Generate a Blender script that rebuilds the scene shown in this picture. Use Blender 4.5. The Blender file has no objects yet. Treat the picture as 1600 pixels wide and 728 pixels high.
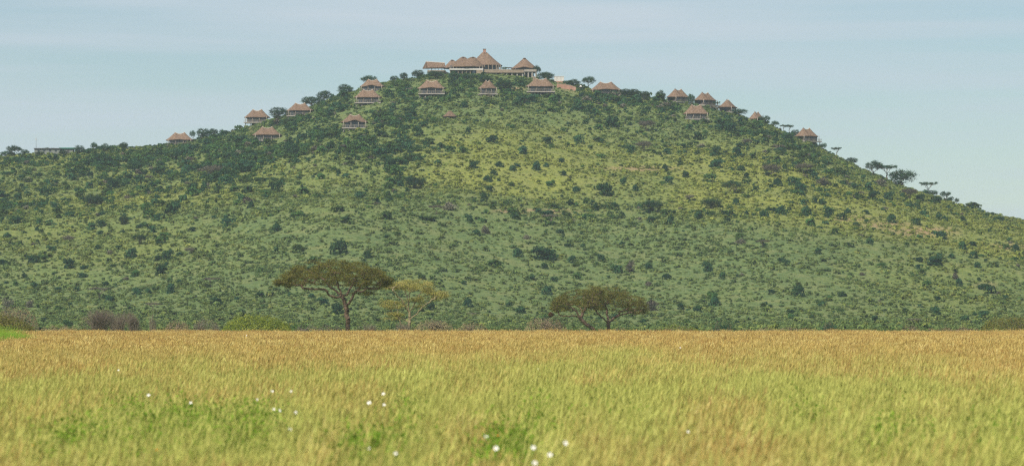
import bpy, math, random
import numpy as np

rng = np.random.default_rng(11)
random.seed(5)
SC = bpy.context.scene
COL = SC.collection
F = 6077.0            # focal length in photo pixels (1600 wide)
CAMZ = 2.5            # camera height, standing in a safari vehicle
HOR = 497.0           # photo row of the horizon

# ------------------------------------------------------------------ camera
cd = bpy.data.cameras.new('camera')
cam = bpy.data.objects.new('camera', cd)
COL.objects.link(cam)
cam.location = (0, 0, CAMZ)
cam.rotation_euler = (math.radians(90), 0, 0)
cd.sensor_width = 36
cd.lens = F / 1600 * 36
cd.shift_y = (HOR - 364) / 1600
cd.clip_start = 0.5
cd.clip_end = 30000
cd.dof.use_dof = True
cd.dof.focus_distance = 520
cd.dof.aperture_fstop = 3.0
SC.camera = cam

# ------------------------------------------------------------------ world and sun
SUN_EL = math.radians(48)
SUN_AZ = math.radians(-148)          # compass-like, from +Y towards +X: behind the camera, to the left
w = bpy.data.worlds.new('World')
SC.world = w
w.use_nodes = True
nt = w.node_tree
nt.nodes.clear()
o = nt.nodes.new('ShaderNodeOutputWorld')
bg = nt.nodes.new('ShaderNodeBackground')
sky = nt.nodes.new('ShaderNodeTexSky')
sky.sky_type = 'NISHITA'
sky.sun_disc = False
sky.sun_elevation = SUN_EL
sky.sun_rotation = SUN_AZ
sky.air_density = 1.0
sky.dust_density = 0.05
sky.ozone_density = 1.6
tc = nt.nodes.new('ShaderNodeTexCoord')
mp = nt.nodes.new('ShaderNodeMapping')
mp.inputs['Scale'].default_value = (2.2, 2.2, 42)
mp.inputs['Rotation'].default_value = (0.0, 0.02, 0.0)
nz = nt.nodes.new('ShaderNodeTexNoise')
nz.inputs['Scale'].default_value = 2.6
nz.inputs['Detail'].default_value = 5
nz.inputs['Roughness'].default_value = 0.5
rp = nt.nodes.new('ShaderNodeValToRGB')
rp.color_ramp.elements[0].position = 0.38
rp.color_ramp.elements[1].position = 0.70
rp.color_ramp.elements[0].color = (0.08, 0.08, 0.08, 1)
rp.color_ramp.elements[1].color = (0.95, 0.95, 0.95, 1)
hs = nt.nodes.new('ShaderNodeHueSaturation')
hs.inputs['Saturation'].default_value = 0.92
hs.inputs['Value'].default_value = 0.9
mx = nt.nodes.new('ShaderNodeMix')
mx.data_type = 'RGBA'
mx.inputs[7].default_value = (6.3, 7.3, 8.1, 1)      # thin veil of high cloud
bg.inputs['Strength'].default_value = 0.066
L = nt.links.new
L(tc.outputs['Generated'], mp.inputs['Vector'])
L(mp.outputs['Vector'], nz.inputs['Vector'])
L(nz.outputs['Fac'], rp.inputs['Fac'])
L(rp.outputs['Color'], mx.inputs[0])
L(sky.outputs['Color'], hs.inputs['Color'])
tn = nt.nodes.new('ShaderNodeMix'); tn.data_type = 'RGBA'; tn.blend_type = 'MULTIPLY'
tn.inputs[0].default_value = 1.0; tn.inputs[7].default_value = (0.84, 0.95, 1.03, 1)
L(hs.outputs['Color'], tn.inputs[6])
L(tn.outputs[2], mx.inputs[6])
L(mx.outputs[2], bg.inputs['Color'])
L(bg.outputs['Background'], o.inputs['Surface'])

sd = bpy.data.lights.new('sun', 'SUN')
sun = bpy.data.objects.new('sun', sd)
COL.objects.link(sun)
sd.energy = 5.0
sd.angle = math.radians(0.53)
sd.color = (1.0, 0.93, 0.82)
sun.rotation_euler = (math.radians(90) - SUN_EL, 0, math.pi - SUN_AZ)
sun.location = (-200, -200, 400)

SC.view_settings.view_transform = 'Standard'
SC.view_settings.look = 'None'
SC.view_settings.exposure = 0.45
SC.view_settings.gamma = 1
SC.view_settings.use_curve_mapping = False
SC.cycles.use_denoising = False
SC.cycles.filter_width = 1.3
SC.cycles.max_bounces = 6
SC.cycles.diffuse_bounces = 3
SC.cycles.transmission_bounces = 3
SC.cycles.volume_bounces = 1
SC.cycles.transparent_max_bounces = 8

# ------------------------------------------------------------------ helpers
def tag(o, label=None, cat=None, group=None, kind=None):
    if label: o['label'] = label
    if cat: o['category'] = cat
    if group: o['group'] = group
    if kind: o['kind'] = kind
    return o

def link(name, data, parent=None, loc=None, rz=0.0):
    o = bpy.data.objects.new(name, data)
    COL.objects.link(o)
    if parent is not None: o.parent = parent
    if loc is not None: o.location = loc
    if rz: o.rotation_euler = (0, 0, rz)
    return o

def np_mesh(name, V, Fc, mats=(), midx=None, smooth=False, attrs=None):
    """V (n,3); Fc (m,k) int array, or a list of such arrays."""
    if isinstance(Fc, np.ndarray) or not isinstance(Fc[0], np.ndarray): Fc = [np.asarray(Fc)]
    Fc = [np.asarray(f, dtype=np.int32) for f in Fc if len(f)]
    me = bpy.data.meshes.new(name)
    V = np.asarray(V, dtype=np.float32)
    me.vertices.add(len(V))
    me.vertices.foreach_set('co', V.ravel())
    nl = sum(f.size for f in Fc); nf = sum(len(f) for f in Fc)
    me.loops.add(nl); me.polygons.add(nf)
    me.loops.foreach_set('vertex_index', np.concatenate([f.ravel() for f in Fc]))
    tot = np.concatenate([np.full(len(f), f.shape[1], np.int32) for f in Fc])
    st = np.concatenate([[0], np.cumsum(tot)[:-1]]).astype(np.int32)
    me.polygons.foreach_set('loop_start', st)
    for m in mats: me.materials.append(m)
    if midx is not None: me.polygons.foreach_set('material_index', np.asarray(midx, np.int32))
    me.polygons.foreach_set('use_smooth', np.full(nf, smooth))
    me.update(calc_edges=True)
    if attrs:
        for k, a in attrs.items():
            at = me.attributes.new(k, 'FLOAT', 'POINT')
            at.data.foreach_set('value', np.asarray(a, np.float32))
    me.validate()
    return me

_tab = np.random.default_rng(3).random((8, 256, 256))
def vnoise(x, y, s, seed=0):
    x = np.asarray(x, float) / s + 57.3; y = np.asarray(y, float) / s + 31.7
    xi = np.floor(x).astype(int); yi = np.floor(y).astype(int)
    fx = x - xi; fy = y - yi
    fx = fx * fx * (3 - 2 * fx); fy = fy * fy * (3 - 2 * fy)
    T = _tab[seed % 8]
    a = T[xi % 256, yi % 256]; b = T[(xi + 1) % 256, yi % 256]
    c = T[xi % 256, (yi + 1) % 256]; d = T[(xi + 1) % 256, (yi + 1) % 256]
    return (a * (1 - fx) + b * fx) * (1 - fy) + (c * (1 - fx) + d * fx) * fy

def sstep(a, b, x):
    t = np.clip((np.asarray(x, float) - a) / (b - a), 0, 1)
    return t * t * (3 - 2 * t)

# ---- materials
class NM:
    def __init__(s, name, rough=0.85, spec=0.2):
        s.m = bpy.data.materials.new(name); s.m.use_nodes = True
        s.t = s.m.node_tree; s.b = s.t.nodes['Principled BSDF']
        s.out = s.t.nodes['Material Output']
        s.b.inputs['Roughness'].default_value = rough
        s.b.inputs['Specular IOR Level'].default_value = spec
    def n(s, typ, **kw):
        x = s.t.nodes.new(typ)
        for k, v in kw.items(): setattr(x, k, v)
        return x
    def l(s, a, b): s.t.links.new(a, b)
    def noise(s, scale, detail=4, vec=None, rough=0.55, coord='pos', stretch=None):
        x = s.n('ShaderNodeTexNoise')
        x.inputs['Scale'].default_value = scale
        x.inputs['Detail'].default_value = detail
        x.inputs['Roughness'].default_value = rough
        if vec is None:
            if coord == 'pos': vec = s.n('ShaderNodeNewGeometry').outputs['Position']
            else: vec = s.n('ShaderNodeTexCoord').outputs['Object']
        if stretch:
            m = s.n('ShaderNodeMapping'); m.inputs['Scale'].default_value = stretch
            s.l(vec, m.inputs['Vector']); vec = m.outputs['Vector']
        s.l(vec, x.inputs['Vector'])
        return x.outputs['Fac']
    def ramp(s, fac, stops):
        r = s.n('ShaderNodeValToRGB')
        e = r.color_ramp.elements
        e[0].position, e[0].color = stops[0][0], (*stops[0][1], 1)
        e[1].position, e[1].color = stops[-1][0], (*stops[-1][1], 1)
        for p, c in stops[1:-1]:
            q = e.new(p); q.color = (*c, 1)
        s.l(fac, r.inputs['Fac'])
        return r.outputs['Color']
    def mix(s, fac, a, b, mode='MIX'):
        x = s.n('ShaderNodeMix', data_type='RGBA', blend_type=mode)
        for sock, v in ((x.inputs[0], fac), (x.inputs[6], a), (x.inputs[7], b)):
            if isinstance(v, (int, float)): sock.default_value = v
            elif isinstance(v, tuple): sock.default_value = (*v, 1)
            else: s.l(v, sock)
        return x.outputs[2]
    def math(s, op, a, b=0.0, clamp=False):
        x = s.n('ShaderNodeMath', operation=op, use_clamp=clamp)
        for sock, v in ((x.inputs[0], a), (x.inputs[1], b)):
            if isinstance(v, (int, float)): sock.default_value = v
            else: s.l(v, sock)
        return x.outputs[0]
    def attr(s, name, typ='GEOMETRY'):
        x = s.n('ShaderNodeAttribute', attribute_name=name, attribute_type=typ)
        return x.outputs['Fac']
    def color(s, c):
        if isinstance(c, tuple): s.b.inputs['Base Color'].default_value = (*c, 1)
        else: s.l(c, s.b.inputs['Base Color'])
    def bump(s, h, strength=0.5, dist=0.1):
        x = s.n('ShaderNodeBump'); x.inputs['Strength'].default_value = strength
        x.inputs['Distance'].default_value = dist
        s.l(h, x.inputs['Height']); s.l(x.outputs['Normal'], s.b.inputs['Normal'])
    def leafy(s, col, amount=0.35):
        """thin leaf: diffuse reflection plus light let through"""
        d = s.n('ShaderNodeBsdfDiffuse'); t = s.n('ShaderNodeBsdfTranslucent'); m = s.n('ShaderNodeMixShader')
        m.inputs[0].default_value = amount
        s.l(col, d.inputs['Color']); s.l(col, t.inputs['Color'])
        s.l(d.outputs[0], m.inputs[1]); s.l(t.outputs[0], m.inputs[2])
        s.l(m.outputs[0], s.out.inputs['Surface'])

def leaf_mat(name, c1, c2, c3, scale=0.6, trans=0.3, objrand=True):
    k = NM(name)
    f = k.noise(scale, 3)
    col = k.ramp(f, [(0.32, c1), (0.5, c2), (0.68, c3)])
    r = k.n('ShaderNodeObjectInfo').outputs['Random']
    v = k.n('ShaderNodeHueSaturation')
    k.l(col, v.inputs['Color'])
    if objrand:
        k.l(k.math('ADD', k.math('MULTIPLY', r, 0.6), 0.75), v.inputs['Value'])
        k.l(k.math('ADD', k.math('MULTIPLY', r, 0.035), 0.485), v.inputs['Hue'])
    k.leafy(v.outputs['Color'], trans)
    return k.m

def plain(name, c1, c2, scale=3.0, rough=0.85, coord='obj', stretch=None, bump=0.0, detail=4):
    k = NM(name, rough)
    f = k.noise(scale, detail, coord=coord, stretch=stretch)
    k.color(k.ramp(f, [(0.3, c1), (0.7, c2)]))
    if bump: k.bump(f, bump, 0.05)
    return k.m

M = {}
M['dark_leaf'] = leaf_mat('dark_green_leaves', (0.016, 0.046, 0.026), (0.030, 0.074, 0.033), (0.055, 0.108, 0.040))
M['mid_leaf'] = leaf_mat('mid_green_leaves', (0.032, 0.070, 0.024), (0.050, 0.096, 0.028), (0.080, 0.130, 0.034))
M['grey_leaf'] = leaf_mat('grey_bare_twigs', (0.070, 0.066, 0.048), (0.10, 0.093, 0.068), (0.14, 0.125, 0.09), trans=0.1)
M['acacia_leaf'] = leaf_mat('olive_acacia_leaves', (0.066, 0.070, 0.018), (0.118, 0.117, 0.028), (0.205, 0.190, 0.052), scale=1.6, trans=0.3, objrand=False)
M['pale_leaf'] = leaf_mat('pale_yellow_leaves', (0.21, 0.205, 0.055), (0.31, 0.285, 0.078), (0.41, 0.37, 0.13), scale=0.9, trans=0.35, objrand=False)
M['bright_leaf'] = leaf_mat('bright_shrub_leaves', (0.080, 0.125, 0.020), (0.165, 0.215, 0.032), (0.29, 0.32, 0.060), scale=1.2, trans=0.3)
M['brown_leaf'] = leaf_mat('brown_scrub_twigs', (0.13, 0.10, 0.058), (0.19, 0.14, 0.085), (0.22, 0.19, 0.085), scale=1.0, trans=0.15)
M['bark'] = plain('brown_bark', (0.060, 0.040, 0.028), (0.16, 0.110, 0.074), 2.5, stretch=(4, 4, 1), bump=0.6)
M['pale_bark'] = plain('pale_yellow_bark', (0.13, 0.105, 0.055), (0.29, 0.24, 0.14), 2.5, stretch=(4, 4, 1), bump=0.4)
M['grey_bark'] = plain('grey_bark', (0.10, 0.078, 0.058), (0.23, 0.185, 0.14), 2.5, bump=0.4)

def thatch():
    k = NM('weathered_thatch', 0.95, 0.05)
    f = k.noise(1.0, 5, coord='obj', stretch=(2.2, 2.2, 0.5), rough=0.7)
    g = k.noise(0.22, 3, coord='pos')
    c = k.ramp(f, [(0.34, (0.050, 0.036, 0.029)), (0.5, (0.130, 0.090, 0.066)), (0.66, (0.230, 0.162, 0.120))])
    c = k.mix(k.math('MULTIPLY', g, 0.45), c, (0.17, 0.105, 0.058))
    r = k.n('ShaderNodeObjectInfo').outputs['Random']
    v = k.n('ShaderNodeHueSaturation'); k.l(c, v.inputs['Color'])
    k.l(k.math('ADD', k.math('MULTIPLY', r, 0.2), 0.9), v.inputs['Value'])
    k.color(v.outputs['Color']); k.bump(f, 0.5, 0.08)
    return k.m
M['thatch'] = thatch()
M['ridge'] = plain('pale_ridge_capping', (0.36, 0.29, 0.23), (0.50, 0.42, 0.34), 4)
M['wood'] = plain('grey_brown_timber', (0.075, 0.066, 0.060), (0.155, 0.135, 0.12), 2.0, stretch=(6, 6, 0.7), bump=0.2)
M['pale_wood'] = plain('pale_timber', (0.20, 0.175, 0.14), (0.32, 0.28, 0.23), 2.0)
M['stone'] = plain('tan_stone', (0.16, 0.125, 0.09), (0.27, 0.215, 0.155), 1.2, bump=0.3)
M['render'] = plain('pale_render', (0.25, 0.225, 0.195), (0.34, 0.31, 0.27), 0.8)
M['white'] = plain('off_white_paint', (0.50, 0.48, 0.44), (0.60, 0.58, 0.54), 0.8)
M['brick'] = plain('red_earth_wall', (0.24, 0.125, 0.085), (0.36, 0.21, 0.15), 0.8, bump=0.3)
M['greysheet'] = plain('grey_sheet', (0.12, 0.135, 0.12), (0.19, 0.20, 0.18), 0.6)
M['greensheet'] = plain('green_sheet', (0.02, 0.12, 0.085), (0.03, 0.17, 0.11), 0.6)
M['darkroof'] = plain('dark_roof_sheet', (0.05, 0.05, 0.05), (0.10, 0.095, 0.09), 1)
M['chimney'] = plain('reddish_chimney_brick', (0.20, 0.11, 0.08), (0.34, 0.20, 0.15), 3)
g = NM('dark_window_glass', 0.08, 0.5); g.color((0.020, 0.028, 0.038)); M['glass'] = g.m
g = NM('white_petal', 0.7); g.color((0.80, 0.79, 0.76)); M['petal'] = g.m
g = NM('orange_petal', 0.7); g.color((0.75, 0.22, 0.04)); M['opetal'] = g.m
g = NM('yellow_centre', 0.7); g.color((0.65, 0.48, 0.06)); M['yellow'] = g.m
g = NM('green_stem', 0.7); g.color((0.13, 0.20, 0.04)); M['stem'] = g.m
M['nest'] = plain('dark_nest_grass', (0.05, 0.025, 0.012), (0.11, 0.055, 0.025), 6)

# ------------------------------------------------------------------ the hill
SKY = np.array([(-500, 270), (-200, 262), (0, 247), (60, 241), (130, 238), (200, 232), (260, 228), (300, 220), (350, 211),
                (390, 198), (430, 186), (470, 175), (500, 162), (540, 148), (570, 138), (600, 131), (640, 126), (680, 119),
                (720, 116), (760, 115), (800, 118), (840, 124), (880, 131), (920, 139), (960, 145), (1000, 151), (1050, 159),
                (1100, 168), (1150, 180), (1200, 197), (1250, 219), (1300, 242), (1350, 266), (1400, 289), (1450, 305),
                (1500, 322), (1550, 336), (1600, 346), (1800, 385), (2200, 450)], float)
def skyline(px): return np.interp(px, SKY[:, 0], SKY[:, 1])
corr_x = np.linspace(-400, 2000, 121); corr = np.zeros(121)
def ycrest(x): return 1600 - 0.00055 * np.asarray(x, float) ** 2 * 0.9 - 8 * np.sin(np.asarray(x, float) / 70)
Y0 = 985.0
def H(x, y):
    x = np.asarray(x, float); y = np.asarray(y, float)
    yc = ycrest(x)
    px = 800 + F * x / yc
    zc = CAMZ + (HOR - skyline(px) + np.interp(px, corr_x, corr)) / F * yc
    y0 = Y0 + 22 * np.sin(x / 60) + 12 * np.sin(x / 23 + 1)
    t = (y - y0) / (yc - y0)
    k = 11.0
    top = -np.log(np.exp(-k * np.clip(t, -1, 3)) + np.exp(-k * np.clip(2 - t, -1, 3))) / k / 0.937
    foot = np.log1p(np.exp(np.clip(18 * (top - 0.03), -40, 40))) / 18
    body = foot
    lump = (vnoise(x, y, 95, 1) - 0.5) * 7 + (vnoise(x, y, 38, 2) - 0.5) * 2.6 + (vnoise(x, y, 14, 3) - 0.5) * 0.9
    env = np.clip(body * 4, 0, 1) * np.clip((1.0 - t) * 5, 0.12, 1)
    z = body * zc + lump * env
    return np.where(t < -0.15, z - 0.5, z)
ys_s = np.arange(960, 1720, 4.0)
for it in range(3):
    err = []
    for cx in corr_x:
        x = (cx - 800) / F * ys_s
        py = HOR - F * (H(x, ys_s) - CAMZ) / ys_s
        err.append(py.min() - skyline(cx))
    corr += np.array(err)

def ground_at(px, py):
    """distance at which the ray through a photo point meets the hill, from the near side"""
    y = np.arange(800, 1700, 1.0)
    x = (px - 800) / F * y
    p = HOR - F * (np.maximum(H(x, y), 0) - CAMZ) / y
    i = np.where(p <= py)[0]
    if len(i) == 0:
        i = [int(np.argmin(p))]
    yy = float(y[i[0]]); xx = (px - 800) / F * yy
    return xx, yy, float(H(xx, yy))
def proj(x, y, z): return 800 + F * x / y, HOR - F * (z - CAMZ) / y

def blob(px, py, cx, cy, rx, ry, p=2.0):
    return np.exp(-(((px - cx) / rx) ** 2 + ((py - cy) / ry) ** 2) ** (p / 2))
def dryness(px, py, x, y):
    d = py - skyline(px)
    n = vnoise(x, y * 0.7, 55, 4) * 0.6 + vnoise(x, y, 17, 5) * 0.4
    v = 0.95 * blob(px, py, 840, 262, 215, 68, 3)
    v = np.maximum(v, 0.85 * blob(px, py, 1130, 270, 190, 58, 3))
    bandy = np.interp(px, [1000, 1200, 1400, 1600], [290, 305, 330, 375])
    v = np.maximum(v, 0.95 * np.exp(-((py - bandy) / 46) ** 4) * sstep(950, 1100, px))
    v = np.maximum(v, 0.55 * np.exp(-((py - 285) / 50) ** 4) * (1 - sstep(300, 480, px)))
    v = np.maximum(v, 0.45 * blob(px, py, 130, 370, 280, 55, 2))
    v = np.maximum(v, 0.55 * blob(px, py, 1500, 440, 160, 55, 2))
    v = np.maximum(v, 0.35 * blob(px, py, 470, 290, 150, 60, 2))
    v = np.maximum(v, 0.6 * blob(px, py, 960, 150, 50, 14, 2))
    return np.clip(v * (0.35 + 1.0 * n) + 0.3 * (n - 0.5), 0, 1)
SOILS = [(888, 139, 14, 4), (905, 141, 16, 4), (932, 140, 12, 4), (918, 141, 8, 3), (617, 127, 16, 3), (393, 203, 8, 4), (1385, 352, 45, 7), (1440, 362, 60, 9),
         (1330, 342, 40, 5), (808, 139, 12, 3), (1000, 264, 60, 4), (160, 237, 10, 2), (840, 330, 60, 4), (1540, 445, 16, 5),
         (670, 128, 12, 4), (800, 330, 30, 3), (627, 232, 18, 3), (1580, 385, 30, 5)]
def soilness(px, py, x, y):
    v = np.zeros_like(px)
    for cx, cy, rx, ry in SOILS:
        v = np.maximum(v, blob(px, py, cx, cy, rx, ry, 2))
    return np.clip(v * (0.5 + vnoise(x, y, 6, 6)) - 0.12, 0, 1)

gx = np.arange(-330, 331, 2.2); gy = np.concatenate([np.arange(900, 1700, 2.2), np.arange(1700, 2400, 20)])
GX, GY = np.meshgrid(gx, gy)
GZ = H(GX, GY)
V = np.stack([GX.ravel(), GY.ravel(), GZ.ravel()], 1)
nx, ny = len(gx), len(gy)
I = (np.arange(ny - 1)[:, None] * nx + np.arange(nx - 1)[None]).ravel()
Q = np.stack([I, I + 1, I + 1 + nx, I + nx], 1)
PX, PY = proj(V[:, 0], V[:, 1], V[:, 2])
k = NM('hillside_grass', 0.95, 0.05)
n1 = k.noise(0.45, 6, rough=0.78)
n2 = k.noise(0.06, 3)
green = k.ramp(n1, [(0.36, (0.064, 0.104, 0.042)), (0.5, (0.108, 0.154, 0.054)), (0.64, (0.180, 0.215, 0.080))])
dryc = k.ramp(n1, [(0.36, (0.130, 0.160, 0.036)), (0.5, (0.205, 0.225, 0.048)), (0.66, (0.31, 0.30, 0.085))])
c = k.mix(k.math('ADD', k.attr('dry'), k.math('MULTIPLY', k.math('SUBTRACT', n2, 0.5), 0.5), clamp=True), green, dryc)
fine = k.noise(2.2, 4, rough=0.7)
patch = k.noise(0.11, 4, rough=0.6)
c = k.mix(k.math('MULTIPLY', k.math('SUBTRACT', patch, 0.48, clamp=True), 3.2, clamp=True), c, k.ramp(fine, [(0.4, (0.12, 0.135, 0.048)), (0.6, (0.235, 0.235, 0.100))]))
c = k.mix(0.75, c, k.ramp(fine, [(0.36, (0.45, 0.47, 0.42)), (0.64, (1.0, 1.0, 1.0))]), 'MULTIPLY')
c = k.mix(k.attr('soil'), c, k.ramp(n1, [(0.35, (0.19, 0.125, 0.070)), (0.65, (0.31, 0.22, 0.13))]))
k.color(c); k.bump(n1, 0.6, 0.4)
M['hill'] = k.m
dry_v = dryness(PX, PY, V[:, 0], V[:, 1]); soil_v = soilness(PX, PY, V[:, 0], V[:, 1])
me = np_mesh('hill', V, Q, [M['hill']], smooth=True, attrs={'dry': dry_v, 'soil': soil_v})
tag(link('hill', me), kind='structure')

# the plain, one sheet past the horizon
k = NM('plain_grass', 0.95, 0.05)
f = k.noise(0.5, 5)
k.color(k.ramp(f, [(0.3, (0.10, 0.14, 0.035)), (0.5, (0.15, 0.19, 0.05)), (0.7, (0.21, 0.24, 0.07))]))
S = 9000.0
me = np_mesh('plain', [(-S, -S, 0), (S, -S, 0), (S, S, 0), (-S, S, 0)], [[0, 1, 2, 3]], [k.m])
tag(link('plain', me), kind='structure')

# ------------------------------------------------------------------ geometry builders
def cards(C, N, size, jitter=0.7, asp=(0.5, 1.0)):
    """one leaf-shaped quad at each centre, facing roughly along N"""
    n = len(C)
    N = N + rng.normal(0, jitter, (n, 3))
    N /= np.linalg.norm(N, axis=1)[:, None] + 1e-9
    R = rng.normal(0, 1, (n, 3))
    A = np.cross(N, R); A /= np.linalg.norm(A, axis=1)[:, None] + 1e-9
    B = np.cross(N, A)
    s = np.asarray(size) * rng.uniform(0.7, 1.3, n)
    a = rng.uniform(asp[0], asp[1], n)
    A *= s[:, None]; B *= (s * a)[:, None]
    V = np.stack([C - A, C - B * 0.8 + A * 0.1, C + A, C + B * 0.9], 1).reshape(-1, 3)
    return V, np.arange(4 * n, dtype=np.int32).reshape(n, 4)

def merge(parts):
    Vs, Fs, o = [], {}, 0
    for V, Fc in parts:
        Vs.append(V)
        for f in (Fc if isinstance(Fc, list) else [Fc]):
            if len(f): Fs.setdefault(f.shape[1], []).append(np.asarray(f) + o)
        o += len(V)
    return np.concatenate(Vs), [np.concatenate(v) for v in Fs.values()]

def box(x0, x1, y0, y1, z0, z1):
    V = np.array([(x0, y0, z0), (x1, y0, z0), (x1, y1, z0), (x0, y1, z0), (x0, y0, z1), (x1, y0, z1), (x1, y1, z1), (x0, y1, z1)], float)
    return V, np.array([(0, 3, 2, 1), (4, 5, 6, 7), (0, 1, 5, 4), (1, 2, 6, 5), (2, 3, 7, 6), (3, 0, 4, 7)])

def bars(P0, P1, r0, r1, sides=6):
    """many tapered round bars at once"""
    P0 = np.asarray(P0, float).reshape(-1, 3); P1 = np.asarray(P1, float).reshape(-1, 3); n = len(P0)
    r0 = np.broadcast_to(r0, n); r1 = np.broadcast_to(r1, n)
    D = P1 - P0; D /= np.linalg.norm(D, axis=1)[:, None] + 1e-9
    up = np.where(np.abs(D[:, 2:3]) > 0.9, np.array([[1.0, 0, 0]]), np.array([[0, 0, 1.0]]))
    A = np.cross(D, up); A /= np.linalg.norm(A, axis=1)[:, None]; B = np.cross(D, A)
    th = np.arange(sides) * 2 * np.pi / sides
    ring = A[:, None] * np.cos(th)[None, :, None] + B[:, None] * np.sin(th)[None, :, None]
    V = np.concatenate([P0[:, None] + ring * r0[:, None, None], P1[:, None] + ring * r1[:, None, None]], 1).reshape(-1, 3)
    base = (np.arange(n) * 2 * sides)[:, None]; i = np.arange(sides)[None]; j = (i + 1) % sides
    Fq = np.stack([base + i, base + j, base + sides + j, base + sides + i], 2).reshape(-1, 4)
    return V, Fq

def cylinder(x, y, z0, z1, r, sides=10, r1=None):
    V, Fq = bars([(x, y, z0)], [(x, y, z1)], r, r if r1 is None else r1, sides)
    return V, [Fq, np.array([list(range(sides))[::-1], list(range(sides, 2 * sides))])]

def part(name, geo, mat, parent, smooth=False):
    V, Fc = merge(geo) if isinstance(geo, list) else (geo if isinstance(geo[1], list) else (geo[0], [geo[1]]))
    return link(name, np_mesh(name, V, Fc, [mat], smooth=smooth), parent)

# ---- branching skeletons
def grow(limbs, centres, r_trunk, seg=0.5, wob=0.2, rmin=0.012, seed=1, power=0.5):
    """limbs: polylines whose first point lies on an earlier one; centres: where leaf clumps hang"""
    R = np.random.default_rng(seed)
    P, par = [], []
    for pl in limbs:
        pl = [np.array(p, float) for p in pl]
        if not P:
            P.append(pl[0]); par.append(-1); cur = 0
        else:
            d = np.linalg.norm(np.array(P) - pl[0], axis=1); cur = int(np.argmin(d))
        for a, b in zip(pl[:-1], pl[1:]):
            n = max(1, int(np.ceil(np.linalg.norm(b - a) / seg)))
            for i in range(1, n + 1):
                q = a + (b - a) * i / n + R.normal(0, wob * 0.35, 3) * (i < n)
                P.append(q); par.append(cur); cur = len(P) - 1
    PA = np.array(P); first = len(P); trunk_top = 2
    order = np.argsort([np.min(np.linalg.norm(PA[trunk_top:] - c, axis=1)) for c in centres])
    for ci in order:
        c = centres[ci]
        A = np.array(P[trunk_top:])
        d = np.linalg.norm((A - c) * np.array([1, 1, 1.25]), axis=1) + 0.8 * np.clip(A[:, 2] - c[2], 0, 9)
        j = int(np.argmin(d)) + trunk_top
        a = P[j]; ln = np.linalg.norm(c - a); n = max(1, int(np.ceil(ln / seg)))
        cur = j
        sag = R.normal(0, wob * ln, 3); sag[2] = -abs(sag[2]) * 0.5
        for i in range(1, n + 1):
            t = i / n
            q = a + (c - a) * t + sag * math.sin(math.pi * t) + R.normal(0, wob * 0.3, 3) * (i < n)
            P.append(q); par.append(cur); cur = len(P) - 1
    P = np.array(P); par = np.array(par); cnt = np.zeros(len(P))
    leaf = np.ones(len(P), bool); leaf[par[par >= 0]] = False
    cnt[leaf] = 1
    for i in range(len(P) - 1, 0, -1): cnt[par[i]] += cnt[i]
    rad = np.maximum(rmin, r_trunk * (cnt / cnt[0]) ** power)
    return P, par, rad
def skeleton_mesh(P, par, rad, sides=7, flare=0.35):
    idx = np.arange(1, len(P))
    r0 = np.minimum(rad[par[idx]], rad[idx] * 1.35)
    V, Fq = bars(P[par[idx]], P[idx] + (P[idx] - P[par[idx]]) * 0.04, r0, rad[idx], sides)
    low = np.clip(1 - (V[:, 2] - P[0, 2]) / 0.9, 0, 1)
    c = P[0]
    V[:, 0] += (V[:, 0] - c[0]) * flare * low ** 2 * (np.abs(V[:, 0] - c[0]) < 1)
    V[:, 1] += (V[:, 1] - c[1]) * flare * low ** 2 * (np.abs(V[:, 1] - c[1]) < 1)
    return V, [Fq]

def clump_leaves(centres, n_each, spread, size, up=0.6):
    C = np.repeat(centres, n_each, axis=0)
    off = rng.normal(0, 1, C.shape) * np.array(spread)
    N = off / (np.array(spread) + 1e-6) + np.array([0, 0, up])
    return cards(C + off, N, size, 0.7)

# ------------------------------------------------------------------ the mid-ground acacias
def acacia(name, label, D, px0, py_base, limbs_px, crown, nclump, leaves, leafmat, barkmat, r_trunk, depth=0.9, seed=1,
           spread=(0.32, 0.32, 0.10), lsize=0.062, zbase=0.0, group=None, power=0.5):
    """limbs_px: polylines of (px, py, depth m). crown: list of (top outline, bottom outline) in photo points."""
    s = D / F
    def W(px, py, d=0.0): return ((px - px0) * s, d, CAMZ + (HOR - py) * s - zbase)
    root = link(name, None, loc=((px0 - 800) * s, D, zbase))
    tag(root, label, 'tree', group)
    leaves = int(leaves)
    R = np.random.default_rng(seed)
    limbs = [[W(*p) for p in pl] for pl in limbs_px]
    limbs[0][0] = (limbs[0][0][0], limbs[0][0][1], -0.3)
    C = []
    for (top, bot, n) in crown:
        top = np.array(top, float); bot = np.array(bot, float)
        x0, x1 = max(top[0, 0], bot[0, 0]), min(top[-1, 0], bot[-1, 0])
        hw = (x1 - x0) / 2
        k_ = 0
        while k_ < n:
            px = R.uniform(x0, x1); u = (px - (x0 + x1) / 2) / hw
            dm = math.sqrt(max(0, 1 - abs(u) ** 2.2)) * hw * s * depth
            d = R.uniform(-dm, dm)
            q = abs(d) / (hw * s * depth + 1e-6)
            zt = np.interp(px, top[:, 0], top[:, 1]); zb = np.interp(px, bot[:, 0], bot[:, 1])
            mid = zb * 0.6 + zt * 0.4; f = math.sqrt(max(0.03, 1 - q * q))
            zt = mid + (zt - mid) * f; zb = mid + (zb - mid) * f
            t = R.random() ** 0.9
            C.append(W(px, zb + (zt - zb) * t, d)); k_ += 1
    C = np.array(C)
    C = C[np.random.default_rng(seed).permutation(len(C))[:int(len(C) * 0.86)]]
    P, par, rad = grow(limbs, C, r_trunk, seed=seed, power=power)
    part('trunk', skeleton_mesh(P, par, rad), barkmat, root, True)
    part('crown', clump_leaves(C, leaves, spread, lsize), leafmat, root)
    return root

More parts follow.
